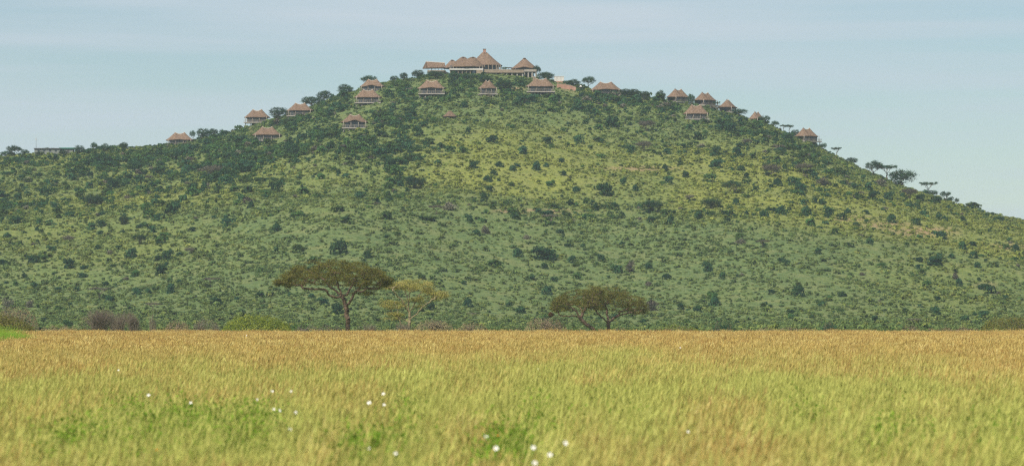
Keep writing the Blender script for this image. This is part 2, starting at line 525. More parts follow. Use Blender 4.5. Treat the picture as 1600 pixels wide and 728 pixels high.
acacia('acacia_tree', 'tall dark olive umbrella acacia with a single brown trunk, left of the pale thin tree', 490, 543, 518,
       [[(544, 524, 0), (543.5, 510, 0), (542, 495, .05), (540.5, 480, 0), (538, 470, 0), (534, 462, 0)],
        [(534, 462, 0), (526, 465, -.5), (516, 462, -1.0), (508, 452, -1.6), (498, 452, -1.8), (480, 451, -2), (468, 446, -2.2), (455, 443, -2)],
        [(534, 462, 0), (528, 458, .4), (520, 451, .8), (512, 445, 1.2), (506, 437, 1.6), (490, 430, 2)],
        [(534, 462, 0), (531, 452, .0), (527, 440, -.4), (524, 428, -1)],
        [(534, 462, 0), (542, 461, .3), (546, 452, .8), (550, 442, 1.5), (556, 430, 2.2)],
        [(541, 480, 0), (546, 473, -.3), (551, 465, -.7), (556, 456, -1.2), (566, 444, -1.8), (580, 436, -2)],
        [(556, 456, -1.2), (568, 455, -2), (580, 450, -2.4)]],
       [([(431, 441), (440, 432), (453, 424), (462, 416), (478, 407), (500, 402), (524, 403), (548, 404), (570, 409), (586, 416), (600, 426), (609, 436)],
         [(431, 446), (445, 448), (470, 449), (495, 450), (520, 449), (545, 450), (570, 452), (590, 453), (609, 445)], 520),
        ([(548, 450), (570, 448), (592, 450)], [(548, 458), (570, 464), (592, 458)], 14),
        ([(585, 424), (600, 428), (612, 436)], [(585, 446), (600, 456), (612, 448)], 16)],
       0, 92, M['acacia_leaf'], M['bark'], 0.30, depth=0.80, seed=4)

acacia('acacia_tree', 'pale yellowish thin-leaved acacia with bare cream limbs, just right of the tall umbrella acacia', 515, 638, 518,
       [[(638, 524, 0), (639, 512, 0), (640, 500, 0), (640, 488, 0), (638.5, 475, 0), (640, 465, .1), (641, 455, .3)],
        [(640, 488, 0), (633, 478, -.4), (628, 468, -.7), (620, 460, -1.2), (615, 455, -1.6)],
        [(638.5, 475, 0), (636, 462, .5), (630, 452, .9)],
        [(640, 488, 0), (646, 478, .5), (651, 468, .8), (656, 459, 1), (662, 453, 1.2)],
        [(639, 500, 0), (648, 493, -.4), (658, 483, -.8), (668, 474, -1.2), (680, 467, -1.4)],
        [(640, 505, 0), (632, 499, .4), (624, 496, .8), (612, 492, 1.1)],
        [(638, 516, 0), (626, 507, -.4), (621, 490, -.6), (620, 480, -.8)]],
       [([(605, 445), (620, 440), (640, 437), (660, 437), (676, 442)], [(605, 450), (625, 454), (650, 456), (676, 450)], 70),
        ([(662, 452), (680, 450), (701, 454)], [(662, 462), (680, 470), (701, 466)], 38),
        ([(598, 470), (612, 466), (630, 470)], [(598, 480), (612, 484), (630, 480)], 22),
        ([(600, 488), (615, 486), (628, 489)], [(600, 498), (615, 500), (628, 499)], 14),
        ([(640, 466), (660, 462), (672, 468)], [(640, 476), (660, 482), (672, 476)], 16)],
       0, 120, M['pale_leaf'], M['pale_bark'], 0.22, depth=0.85, seed=7, spread=(0.42, 0.42, 0.13), lsize=0.062)

acacia('acacia_tree', 'broad low olive acacia leaning left, a dark nest at its long left branch tip', 560, 929, 518,
       [[(930, 524, 0), (928, 515, 0), (922, 511, 0), (917, 508, -.1), (912, 502, -.2), (906, 496, -.3)],
        [(906, 496, -.3), (900, 493, -.5), (893, 493, -.8), (884, 493, -1), (873, 495, -1.2), (863, 496, -1.3)],
        [(906, 496, -.3), (910, 492, 0), (911, 486, .3), (906, 480, .8), (895, 472, 1.2)],
        [(906, 496, -.3), (900, 486, -.5), (888, 478, -1)],
        [(911, 486, .3), (918, 478, 0), (922, 468, -.5)]],
       [([(863, 474), (870, 463), (882, 455), (898, 452), (915, 449), (930, 446), (944, 450)],
         [(863, 484), (875, 490), (890, 488), (905, 486), (925, 486), (944, 484)], 300)],
       0, 56, M['acacia_leaf'], M['bark'], 0.27, depth=1.0, seed=12, lsize=0.066)
acacia('acacia_tree', 'broad low olive acacia forking near the ground, right-hand one of the joined pair', 566, 950, 516,
       [[(950, 524, 0), (950.5, 514, 0), (950, 508, 0), (950.5, 503, 0)],
        [(950.5, 503, 0), (945, 500, -.4), (939, 495, -.7), (933, 489, -1), (927, 482, -1.2), (923, 472, -1.4)],
        [(950.5, 503, 0), (948.5, 492, .4), (948, 482, .8), (944, 470, 1)],
        [(950.5, 503, 0), (957, 499, .2), (963, 495, .3), (968, 488, .4), (976, 485, .5), (984, 480, .8), (991, 475, 1)],
        [(942, 478, 0), (948, 472, -.3), (955, 467, -.6), (962, 462, -.9)],
        [(963, 495, .3), (970, 492, -.5), (985, 488, -1.2), (996, 486, -1.4)]],
       [([(914, 450), (926, 446), (942, 446), (958, 448), (975, 451), (990, 456), (1002, 465), (1010, 478)],
         [(914, 482), (935, 486), (955, 486), (975, 488), (995, 492), (1010, 490)], 380)],
       0, 56, M['acacia_leaf'], M['bark'], 0.26, depth=1.0, seed=15, lsize=0.066)

# weaver nest at the end of the long branch
s = 560 / F
root = link('bird_nest', None, loc=((860.5 - 800) * s, 560 - 1.3, CAMZ + (HOR - 491.5) * s))
tag(root, 'dark brown ball of a nest at the tip of the long low branch', 'nest')
th = rng.uniform(0, 6.28, 420); ph = np.arccos(rng.uniform(-1, 1, 420)); rr = rng.uniform(0.6, 1.05, 420)
C = np.stack([np.cos(th) * np.sin(ph) * 0.38, np.sin(th) * np.sin(ph) * 0.34, np.cos(ph) * 0.40], 1) * rr[:, None]
nest_body = part('nest_body', cards(C, C * 3, 0.12, 0.5, (0.2, 0.4)), M['nest'], root)
part('nest_strand', bars([(0.1, 0, 0.3), (0.2, 0, 0.1)], [(0.35, 0, -0.28), (0.45, 0, -0.42)], 0.02, 0.015), M['bark'], root)

# ------------------------------------------------------------------ bushes: shared forms of unit width
def bush_mesh(name, mat, n=420, card=0.07, lobes=6, flat=0.72, twigs=0):
    lo = []
    for i in range(lobes):
        a = rng.uniform(0, 6.28); r = rng.uniform(0.05, 0.30) * (i > 0)
        lo.append((math.cos(a) * r, math.sin(a) * r, flat * rng.uniform(0.28, 0.55), rng.uniform(0.17, 0.30), rng.uniform(0.16, 0.30) * flat * 1.2))
    C, N = [], []
    per = n // lobes
    for (x, y, z, rh, rv) in lo:
        v = rng.normal(0, 1, (per, 3)); v /= np.linalg.norm(v, axis=1)[:, None]
        v[:, 2] = np.where(v[:, 2] < -0.3, -v[:, 2], v[:, 2])
        sc = rng.uniform(0.72, 1.12, (per, 1))
        C.append(np.array([x, y, z]) + v * sc * np.array([rh, rh, rv])); N.append(v)
    # skirt reaching the ground
    a = rng.uniform(0, 6.28, n // 4); r = rng.uniform(0.25, 0.40, n // 4)
    sk = np.stack([np.cos(a) * r, np.sin(a) * r, rng.uniform(0.0, 0.3, n // 4) * flat], 1)
    C.append(sk); N.append(sk * np.array([1, 1, 0.3]))
    C = np.concatenate(C); N = np.concatenate(N)
    ps = [cards(C, N + np.array([0, 0, 0.2]), card, 0.55)]
    if twigs:
        a = rng.uniform(0, 6.28, twigs); e = rng.uniform(0.4, 1.4, twigs); l = rng.uniform(0.3, 0.6, twigs)
        tip = np.stack([np.cos(a) * np.cos(e) * l, np.sin(a) * np.cos(e) * l, np.sin(e) * l * 1.1 * flat * 1.3], 1)
        ps.append(bars(tip * 0.02, tip, 0.012, 0.004, 4))
    V, Fc = merge(ps)
    V[:, 2] = np.maximum(V[:, 2], -0.05)
    return np_mesh(name, V, Fc, [mat])
BUSH = {'dark': [bush_mesh('bush', M['dark_leaf'], 460, 0.06, random.randint(4, 8), random.uniform(0.6, 0.8)) for _ in range(8)],
        'mid': [bush_mesh('bush', M['mid_leaf'], 400, 0.06, random.randint(4, 8), random.uniform(0.5, 0.75)) for _ in range(6)],
        'grey': [bush_mesh('bush', M['grey_leaf'], 300, 0.045, random.randint(4, 8), random.uniform(0.6, 0.8), 60) for _ in range(5)]}
SMALL = {'dark': [bush_mesh('scrub_clump', M['dark_leaf'], 120, 0.10, random.randint(2, 5), random.uniform(0.55, 0.85)) for _ in range(6)],
         'mid': [bush_mesh('scrub_clump', M['mid_leaf'], 110, 0.10, random.randint(2, 5), random.uniform(0.5, 0.8)) for _ in range(5)],
         'grey': [bush_mesh('scrub_clump', M['grey_leaf'], 100, 0.09, 4, 0.7) for _ in range(2)]}

def umbrella_forms(leafmat, barkmat, nform, shape='flat', seed=0):
    """unit height trees: returns (trunk mesh, crown mesh)"""
    out = []
    for i in range(nform):
        R = np.random.default_rng(100 + seed + i)
        if shape == 'flat': hw, z0, z1 = 0.62, 0.80, 0.98
        elif shape == 'dome': hw, z0, z1 = 0.55, 0.42, 1.0
        else: hw, z0, z1 = 0.42, 0.12, 1.0
        n = {'flat': 70, 'dome': 120, 'round': 130}[shape]
        C = []
        while len(C) < n:
            x, y = R.uniform(-1, 1, 2)
            q = x * x + y * y
            if q > 1: continue
            f = math.sqrt(1 - q)
            t = R.random() ** 0.7
            zz = z0 + (z1 - z0) * (0.35 * (1 - f) + t * (0.25 + 0.75 * f) * 0.9)
            C.append((x * hw, y * hw, zz + R.normal(0, 0.01)))
        C = np.array(C); C[:, 2] += 0.05 * np.sin(C[:, 0] * 9 + i)
        fork = 0.42 if shape == 'flat' else 0.25
        lean = R.uniform(-0.06, 0.06)
        limbs = [[(0, 0, -0.05), (lean * 0.3, 0, fork * 0.5), (lean, 0, fork)]]
        for a in R.uniform(0, 6.28, 4):
            limbs.append([(lean, 0, fork), (lean + math.cos(a) * hw * 0.3, math.sin(a) * hw * 0.3, fork + (z0 - fork) * 0.6),
                          (lean + math.cos(a) * hw * 0.6, math.sin(a) * hw * 0.6, z0)])
        P, par, rad = grow(limbs, C, 0.035, seg=0.12, wob=0.1, rmin=0.004, seed=seed + i)
        V, Fq = skeleton_mesh(P, par, rad, 5, 0)
        tm = np_mesh('trunk', V, Fq, [barkmat], smooth=True)
        sp = (0.055, 0.055, 0.025) if shape == 'flat' else (0.055, 0.055, 0.045)
        V, Fq = clump_leaves(C, 24, sp, 0.024)
        out.append((tm, np_mesh('crown', V, [Fq], [leafmat])))
    return out
TREES = {'flat': umbrella_forms(M['dark_leaf'], M['bark'], 3, 'flat', 1),
         'dome': umbrella_forms(M['dark_leaf'], M['bark'], 4, 'dome', 11),
         'round': umbrella_forms(M['dark_leaf'], M['bark'], 4, 'round', 21),
         'flatgrey': umbrella_forms(M['grey_leaf'], M['grey_bark'], 3, 'flat', 31),
         'domegrey': umbrella_forms(M['grey_leaf'], M['grey_bark'], 3, 'dome', 41)}

def put_tree(kind, px, py, wpx, hpx, label, group, name='hillside_tree', yoff=0.0, lift=0.0):
    x, y, z = ground_at(px, py)
    y += yoff; x = (px - 800) / F * y
    z = float(H(x, y)) + lift if yoff else z
    # keep the foot on the photo's row where the ray just clears the crest
    s = y / F
    tm, cm = random.choice(TREES[kind])
    root = link(name, None, loc=(x, y, z - 0.1), rz=random.uniform(0, 6.28))
    hw = {'flat': 1.30, 'dome': 1.18, 'round': 0.94}[kind.replace('grey', '')]
    root.scale = (wpx * s / hw, wpx * s / hw, hpx * s)
    tag(root, label, 'tree', group)
    link('trunk', tm, root); link('crown', cm, root)
    return root

# ------------------------------------------------------------------ thatched bungalows
def roof_geo(W, Dp, h, z0, peaks=0.17, sag=0.10, brow=0.0, thick=0.30, nu=64, nv=12, curve=1.22, end_curve=2.6):
    th = np.linspace(0, 2 * np.pi, nu, endpoint=False)
    ct, st = np.cos(th), np.sin(th)
    ex = 2 / end_curve
    E = np.stack([np.sign(ct) * np.abs(ct) ** ex * W / 2, np.sign(st) * np.abs(st) ** ex * Dp / 2], 1)
    Rx = np.clip(E[:, 0] * 0.9, -peaks * W, peaks * W)
    Rz = h * (1 - sag * (1 - (Rx / (peaks * W + 1e-6)) ** 2) ** 1.0) if peaks > 0 else np.full(nu, h)
    ez = z0 + brow * np.exp(-((E[:, 0] - 0.0) / (W * 0.18)) ** 2) * (E[:, 1] < 0) + 0.05 * np.sin(th * 5 + W)
    v = np.linspace(0, 1, nv)
    rows = []
    for t in v:
        x = E[:, 0] * (1 - t) + Rx * t; y = E[:, 1] * (1 - t)
        z = ez + (z0 + Rz - ez) * (t ** curve)
        rows.append(np.stack([x, y, z], 1))
    under = [np.stack([E[:, 0] * 0.985, E[:, 1] * 0.985, ez - thick], 1),
             np.stack([E[:, 0] * 0.45 , E[:, 1] * 0.45, ez + h * 0.25], 1)]
    rows = [under[1], under[0]] + rows
    V = np.concatenate(rows)
    i = np.arange(nu); j = (i + 1) % nu
    Fq = np.concatenate([np.stack([i + a * nu, j + a * nu, j + (a + 1) * nu, i + (a + 1) * nu], 1) for a in range(len(rows) - 1)])
    cap = np.array([list(range(nu))])
    return V, [Fq, cap]

def bungalow(label, px, roof_top, eave, base_py, W_px, rot=0.0, seed=0, brow=0.5, chimney=False, peaks=0.17, true_w=None):
    R = random.Random(seed)
    x, y, z = ground_at(px, base_py)
    y += 2.0; x = (px - 800) / F * y
    s = y / F
    W = true_w if true_w else W_px * s
    ze = CAMZ + (HOR - eave) * s; zt = CAMZ + (HOR - roof_top) * s
    gz = min(float(H(x, y - 4)), CAMZ + (HOR - base_py) * s)
    floor = ze - 2.15
    base = min(gz, floor - 0.4)
    Dp = W * 0.66
    root = link('thatched_bungalow', None, loc=(x, y, floor), rz=rot)
    tag(root, label, 'bungalow', 'thatched bungalows along the hilltop')
    e = ze - floor
    rf = part('roof', roof_geo(W, Dp, zt - ze, e, peaks=peaks, brow=brow, sag=R.uniform(0.20, 0.27)), M['thatch'], root, True)
    # pale capping along the sagging ridge
    n = 9; xs = np.linspace(-peaks * W * 1.05, peaks * W * 1.05, n)
    zz = e + (zt - ze) * (1 - 0.22 * (1 - (np.clip(xs / (peaks * W), -1, 1)) ** 2)) + 0.02
    P = np.stack([xs, np.zeros(n), zz], 1)
    link('ridge_cap', np_mesh('ridge_cap', *bars(P[:-1], P[1:], 0.13, 0.13, 6), [M['ridge']]), rf)
    w2, d2 = W * 0.36, Dp * 0.34
    wl = part('wall', box(-w2, w2, -d2, d2, 0.06, e + 0.35), M['wood'], root)
    for i in range(4):
        cx = (-0.72 + 0.48 * i) * w2
        fr = link('window', np_mesh('window', *box(cx - w2 * 0.19, cx + w2 * 0.19, -d2 - 0.06, -d2 - 0.004, 0.25, e - 0.05), [M['glass']]), wl)
    link('door', np_mesh('door', *box(-w2 - 0.07, -w2 - 0.004, -0.6, 0.6, 0.06, 2.0), [M['glass']]), wl)
    dk = part('deck', box(-W * 0.46, W * 0.46, -Dp * 0.60, Dp * 0.40, -0.30, 0.05), M['render'], root)
    rail = [box(-W * 0.455, W * 0.455, -Dp * 0.595, -Dp * 0.575, 0.92, 1.0)]
    for i in range(15):
        cx = -W * 0.45 + W * 0.9 * i / 14
        rail.append(box(cx - 0.03, cx + 0.03, -Dp * 0.592, -Dp * 0.578, 0.055, 0.915))
    rail.append(box(-W * 0.455, W * 0.455, -Dp * 0.59, -Dp * 0.58, 0.48, 0.53))
    link('railing', np_mesh('railing', *merge(rail), [M['pale_wood']]), dk)
    for i in range(4):
        cx = -W * 0.40 + W * 0.8 * i / 3
        part('veranda_post', cylinder(cx, -Dp * 0.43, 0.055, e + 0.25, 0.12, 8), M['pale_wood'], root, True)
    gb = base - floor
    for i in range(5):
        cx = -W * 0.40 + W * 0.8 * i / 4
        part('stilt', cylinder(cx, -Dp * 0.50, gb - 1.0, -0.305, 0.17, 8), M['render'], root, True)
    part('undercroft', box(-w2 * 0.45, w2 * 0.6, -Dp * 0.1, Dp * 0.3, gb - 1.2, -0.31), M['wood'], root)
    if chimney:
        part('chimney', box(-W * 0.26, -W * 0.19, 0.2, 1.0, e + (zt - ze) * 0.7, e + (zt - ze) * 1.22), M['stone'], root)
    return root

B = [
 ('thatched bungalow furthest left, alone on the skyline beyond the grey sheet building', 281, 207, 219, 226, 44, 0.05),
 ('thatched bungalow on the left skyline with open sky behind its whole roof', 402, 171, 183.5, 192, 41, -0.1),
 ('thatched bungalow low on the left slope with its pale timber deck in front', 417.5, 198, 211, 220, 47, 0.08),
 ('thatched bungalow on the left shoulder standing against trees at the skyline', 469, 161, 173, 184, 43, -0.05),
 ('thatched bungalow under the flat-topped dark tree, partly hidden by the one below it', 582, 124, 135.5, 144, 40, -0.1),
 ('thatched bungalow directly below the one under the flat-topped tree', 575, 140, 152.5, 164, 44, 0.0),
 ('thatched bungalow lowest of the left group, dark arched opening in its eaves', 554, 179, 191, 203, 43, 0.06),
 ('thatched bungalow straight below the open-sided gabled pavilion', 674.5, 125.5, 138.5, 151, 45, 0.0),
 ('small thatched bungalow half hidden by trees below the tall cone with a chimney', 762, 125.5, 138.5, 151, 31, 0.2),
 ('large thatched bungalow on tall pale stilts with a stub chimney, below the round pavilion', 845, 122.5, 135.5, 149, 48, 0.0),
 ('thatched bungalow right of the red earth bank, low to the ground', 946.5, 128, 141, 147, 51, 0.0),
 ('thatched bungalow just right of the dark round tree on the right ridge', 1059.5, 139, 152, 161, 33, 0.75),
 ('thatched bungalow second along the right ridge, two close roof peaks', 1101.5, 144.5, 157, 166, 31, 0.8),
 ('thatched bungalow third along the right ridge with a single pointed peak', 1137, 155.5, 168, 175, 28, 1.2),
 ('thatched bungalow on stilts below the first two of the right ridge', 1087.5, 163.5, 178, 189, 41, 0.1),
 ('thatched bungalow mostly hidden behind an umbrella tree on the right skyline', 1182, 174.5, 186, 190, 22, 1.0),
 ('thatched bungalow furthest right, alone below the umbrella trees', 1260, 200, 213, 221, 33, 0.7)]
for i, (lb, px, rt, ev, bp, wp, rot) in enumerate(B):
    tw = None
    if abs(rot) > 0.5: tw = 10.4 if wp > 25 else 8
    bungalow(lb, px, rt, ev, bp, wp, rot, seed=i, brow=[0.3, 0.0, 0.1, 0.0, 0.55, 0.0, 0.75, 0.35, 0.2, 0.0, 0.4, 0, 0, 0, 0, 0, 0][i],
             chimney=(i == 9), peaks=0.09 if i in (13, 8) else 0.17, true_w=tw)

def small_roof(label, px, top, eave, wpx):
    x, y, z = ground_at(px, eave + 4)
    y += 1.5; x = (px - 800) / F * y; s = y / F
    z0 = CAMZ + (HOR - eave) * s; W = wpx * s
    gz = float(H(x, y)) - 0.5
    root = link('thatched_shelter', None, loc=(x, y, gz), rz=0.3)
    tag(root, label, 'shelter', 'little thatched shelters among the scrub')
    part('roof', roof_geo(W, W * 0.85, (eave - top) * s, z0 - gz, peaks=0.08, brow=0, nu=32, nv=8), M['thatch'], root, True)
    for sx in (-1, 1):
        for sy in (-1, 1):
            part('post', cylinder(sx * W * 0.3, sy * W * 0.25, -0.3, z0 - gz + 0.1, 0.08, 6), M['wood'], root)
    part('wall', box(-W * 0.33, W * 0.33, -W * 0.28, W * 0.28, -0.3, z0 - gz + 0.12), M['wood'], root)
small_roof('little thatched roof showing among the bushes between the lowest left bungalow and the clearing', 703, 173, 182, 22)
small_roof('little pale thatched roof below the large bungalow on tall stilts', 820, 152, 158, 15)

# ------------------------------------------------------------------ the hilltop lodge
LD = 1588.0; LS = LD / F
def LX(px): return (px - 800) * LS
def LZ(py): return CAMZ + (HOR - py) * LS
def cone(name, parent, px0, px1, pxc, top, eave, ry=None, y=0.0, curve=1.03, mat='thatch', brow=0.0, peaks=0.06):
    cx = (LX(px0) + LX(px1)) / 2; W = LX(px1) - LX(px0)
    V, Fq = roof_geo(W, (ry or W * 0.9), LZ(top) - LZ(eave), LZ(eave), peaks=peaks, brow=brow, curve=curve, end_curve=2.1, sag=0.02, thick=0.35)
    t = np.clip((V[:, 2] - LZ(eave)) / (LZ(top) - LZ(eave)), 0, 1)
    V[:, 0] += cx + (LX(pxc) - cx) * t; V[:, 1] += y
    o = part(name, (V, Fq), M[mat], parent, True)
    c = link('roof_cap', np_mesh('roof_cap', *cylinder(LX(pxc), y, LZ(top) - 0.25, LZ(top) + 0.10, 0.7, 14, 0.4), [M['thatch']], smooth=True), o)
    return o
ground_lodge = float(H(LX(750), LD)) - 1.5

lodge = link('main_lodge', None, loc=(0, LD, 0))
tag(lodge, 'main thatched lodge on the summit, clustered cone roofs, the tallest with a chimney', 'lodge')
big = cone('roof', lodge, 731, 785, 757, 80.6, 101.5, ry=13.5, y=6.0, curve=1.14, peaks=0.07)
cone('roof', lodge, 692, 727, 706, 92, 104.5, ry=9.0, y=8.5)
cone('roof', lodge, 698, 748, 723.5, 88.3, 104.8, ry=11.0, y=4.5)
cone('roof', lodge, 702, 757, 739, 90, 105.2, ry=9.5, y=-1.5)
ch = part('chimney', box(LX(754.6), LX(759.2), 5.4, 6.6, LZ(82.5), LZ(76)), M['chimney'], lodge)
link('chimney_cap', np_mesh('chimney_cap', *box(LX(754.2), LX(759.6), 5.3, 6.7, LZ(76) + 0.003, LZ(75.3)), [M['darkroof']]), ch)
w1 = part('wall', box(LX(704), LX(754), -3.8, 9, LZ(118), LZ(103.5)), M['wood'], lodge)
w2_ = part('wall', box(LX(755), LX(780), 1.5, 10.5, LZ(112), LZ(100.5)), M['wood'], lodge)
for i in range(9):
    a = 705.5 + i * 5.4
    link('window', np_mesh('window', *box(LX(a), LX(a + 4.4), -3.92, -3.804, LZ(109), LZ(105.5)), [M['glass']]), w1)
for a, b in ((757.5, 761), (762, 766.5), (768, 774)):
    link('window', np_mesh('window', *box(LX(a), LX(b), 1.38, 1.496, LZ(108.5), LZ(102.3)), [M['glass']]), w2_)
part('balcony_front', box(LX(702.5), LX(755), -5.6, -5.35, LZ(110.8), LZ(109.0)), M['white'], lodge)
part('balcony_floor', box(LX(702), LX(755.5), -5.345, -3.93, LZ(111.5), LZ(110.9)), M['stone'], lodge)
for i in range(11):
    a = 703.5 + i * 5.1
    part('veranda_post', cylinder(LX(a), -5.0, LZ(110.85), LZ(105.2), 0.13, 8), M['pale_wood'], lodge)
for i in range(9):
    a = 704 + i * 6.2
    part('pillar', cylinder(LX(a), -4.9, LZ(121), LZ(111.55), 0.2, 8), M['stone'], lodge)
for i in range(5):
    a = 757 + i * 6.2
    part('veranda_post', cylinder(LX(a), -0.6, LZ(110), LZ(101.6), 0.16, 8), M['stone'], lodge)
part('gatepost_wall', box(LX(744.5), LX(754.8), -6.3, -5.7, LZ(118.5), LZ(111.2)), M['stone'], lodge)
part('service_door', box(LX(738.5), LX(743), -5.3, -4.9, LZ(118), LZ(112)), M['glass'], lodge)

ter = link('terrace', None, loc=(0, LD, 0))
tag(ter, 'long tan stone terrace on pillars between the chimney roof and the round pavilion', 'terrace')
part('parapet', box(LX(757), LX(818), -8.3, -8.0, LZ(114.8), LZ(111.3)), M['stone'], ter)
part('floor_slab', box(LX(756), LX(818), -8.6, 1.0, LZ(116), LZ(114.85)), M['stone'], ter)
part('upper_rail', box(LX(757), LX(800), -6.5, -6.42, LZ(110.9), LZ(110.4)), M['pale_wood'], ter)
for i in range(9): part('rail_post', cylinder(LX(758 + i * 5.1), -6.46, LZ(114.8), LZ(110.95), 0.06, 6), M['pale_wood'], ter)
for i in range(8): part('pillar', cylinder(LX(759 + i * 8.2), -7.9, LZ(127), LZ(116.05), 0.30, 8), M['render'], ter)
part('back_wall', box(LX(757), LX(800), -3.3, -3.0, LZ(127), LZ(116.1)), M['wood'], ter)
part('back_wall', box(LX(800.5), LX(817), -6.2, -3.0, LZ(127), LZ(116.1)), M['stone'], ter)
pg = link('pergola', None, loc=(0, LD, 0))
tag(pg, 'low dark-roofed pergola on the terrace, just left of the round pavilion', 'pergola')
part('roof', box(LX(789), LX(800), -1.5, 2.0, LZ(106.6), LZ(105.9)), M['darkroof'], pg)
for a in (790, 794.5, 799): part('post', cylinder(LX(a), -1.2, LZ(114.8), LZ(106.65), 0.1, 6), M['wood'], pg)

rp_ = link('round_pavilion', None, loc=(0, LD, 0))
tag(rp_, 'separate round thatched pavilion right of the terrace, pointed cone roof over an open deck', 'pavilion')
cone('roof', rp_, 798.5, 841, 819.5, 91.5, 107.8, ry=10.5, y=-1.0, curve=1.12, brow=0.55, peaks=0.03)
wv = part('wall', box(LX(805), LX(835), -3.2, 2.5, LZ(112), LZ(106.5)), M['wood'], rp_)
for i in range(5): link('window', np_mesh('window', *box(LX(806 + i * 5.8), LX(810.6 + i * 5.8), -3.32, -3.204, LZ(111), LZ(107.4)), [M['glass']]), wv)
part('deck', box(LX(803), LX(838.5), -6.5, 3.0, LZ(113.8), LZ(112.4)), M['render'], rp_)
part('railing', box(LX(819), LX(838.3), -6.45, -6.35, LZ(112.35), LZ(110.2)), M['pale_wood'], rp_)
for i in range(4): part('pillar', cylinder(LX(819.5 + i * 6.0), -5.9, LZ(124), LZ(113.85), 0.32, 8), M['render'], rp_)
for i in range(5): part('veranda_post', cylinder(LX(805.5 + i * 7.2), -5.0, LZ(112.35), LZ(107.5), 0.12, 8), M['wood'], rp_)
part('undercroft', box(LX(818), LX(834), -3.5, 2.0, LZ(124), LZ(113.85)), M['wood'], rp_)

gp = link('gabled_pavilion', None, loc=(0, LD, 0))
tag(gp, 'open-sided gabled thatched pavilion on thin posts at the left end of the lodge', 'pavilion')
V = np.array([(LX(660), -3, LZ(106.2)), (LX(696), -3, LZ(105.6)), (LX(696), 3, LZ(105.6)), (LX(660), 3, LZ(106.2)),
              (LX(665.5), 0, LZ(96.8)), (LX(695), 0, LZ(98.8)),
              (LX(660), -3, LZ(106.2) - .3), (LX(696), -3, LZ(105.6) - .3), (LX(696), 3, LZ(105.6) - .3), (LX(660), 3, LZ(106.2) - .3)])
V[0][0] = V[6][0] = LX(669)
gq = part('roof', (V, [np.array([(0, 1, 5, 4), (2, 3, 4, 5), (0, 6, 7, 1), (1, 7, 8, 2), (2, 8, 9, 3), (3, 9, 6, 0), (6, 9, 8, 7)]), np.array([(3, 0, 4), (1, 2, 5)])]), M['thatch'], gp)
link('ridge_cap', np_mesh('ridge_cap', *bars([V[4]], [V[5]], 0.16, 0.16), [M['ridge']]), gq)
part('floor', box(LX(668), LX(696), -2.6, 2.6, LZ(112.5), LZ(110.8)), M['stone'], gp)
for a in (669, 674.5, 680, 685.5, 690.5, 695):
    part('post', cylinder(LX(a), -2.3, LZ(110.75), LZ(105.8), 0.09, 6), M['wood'], gp)
for a in (674.5, 690.5): part('post', cylinder(LX(a), 2.2, LZ(110.75), LZ(105.8), 0.09, 6), M['wood'], gp)
part('foundation', box(LX(670), LX(695), -2.2, 2.2, LZ(122), LZ(112.55)), M['stone'], gp)

# white box, earth bank, left service buildings and mast
def simple_at(px, py): return ground_at(px, py)
x, y, z = ground_at(873, 130); y += 3
s = y / F; X = lambda p: (p - 873) * s; Z = lambda p: CAMZ + (HOR - p) * s
t = link('storage_tank', None, loc=((873 - 800) * s, y, 0)); tag(t, 'white ribbed container on the skyline right of the round pavilion', 'container')
part('body', box(X(866), X(881), -1.3, 1.3, Z(127.5), Z(120.3)), M['white'], t)
for i in range(7): part('rib', box(X(867 + i * 2.1) - 0.05, X(867 + i * 2.1) + 0.05, -1.36, -1.303, Z(127.2), Z(120.8)), M['render'], t)
part('roof_panel', box(X(865.5), X(881.5), -1.4, 1.4, Z(120.28), Z(119.6)), M['white'], t)
part('plinth', box(X(865), X(884), -1.5, 1.5, Z(134), Z(127.55)), M['brick'], t)
x, y, z = ground_at(890, 141); s = y / F
t = link('retaining_wall', None, loc=((890 - 800) * s, y + 1.2, 0)); tag(t, 'low red earth retaining wall right of the large stilted bungalow', 'wall')
X = lambda p: (p - 890) * s; Z = lambda p: CAMZ + (HOR - p) * s
V = []
for xx, zz in ((870, 131.5), (880, 132), (892, 134), (900, 137)): V.append((X(xx), 0, Z(zz)))
Vn = np.array([(a, d, b) for a, d, b in V] + [(a, 0.5, b) for a, d, b in V] + [(a, 0, Z(143)) for a, d, b in V] + [(a, 0.5, Z(143)) for a, d, b in V])
Fs = []
for i in range(3): Fs += [(8 + i, 9 + i, 1 + i, i), (i, i + 1, 5 + i, 4 + i), (4 + i, 5 + i, 13 + i, 12 + i)]
Fs += [(8, 0, 4, 12), (3, 11, 15, 7)]
part('wall_body', (Vn, np.array(Fs)), M['brick'], t)
part('coping', bars([(a, 0.25, b + .05) for a, d, b in V[:-1]], [(a, 0.25, b + .05) for a, d, b in V[1:]], 0.2, 0.2), M['stone'], t)
for i, (px, py) in enumerate(((890, 134), (907.5, 134.5))):
    x, y, z = ground_at(px, py + 6); s = y / F
    zz = CAMZ + (HOR - py) * s
    t = link('garden_parasol', None, loc=(x, y + 0.6, 0)); tag(t, ['small white parasol on the red bank, left one of two', 'small white parasol right of the red bank, right one of two'][i], 'parasol', 'white parasols by the red bank')
    part('pole', cylinder(0, 0, float(H(x, y + .6)) - 0.2, zz, 0.05, 6), M['wood'], t)
    part('canopy', cylinder(0, 0, zz - 0.3, zz + 0.25, 0.65, 12, 0.1), M['white'], t)

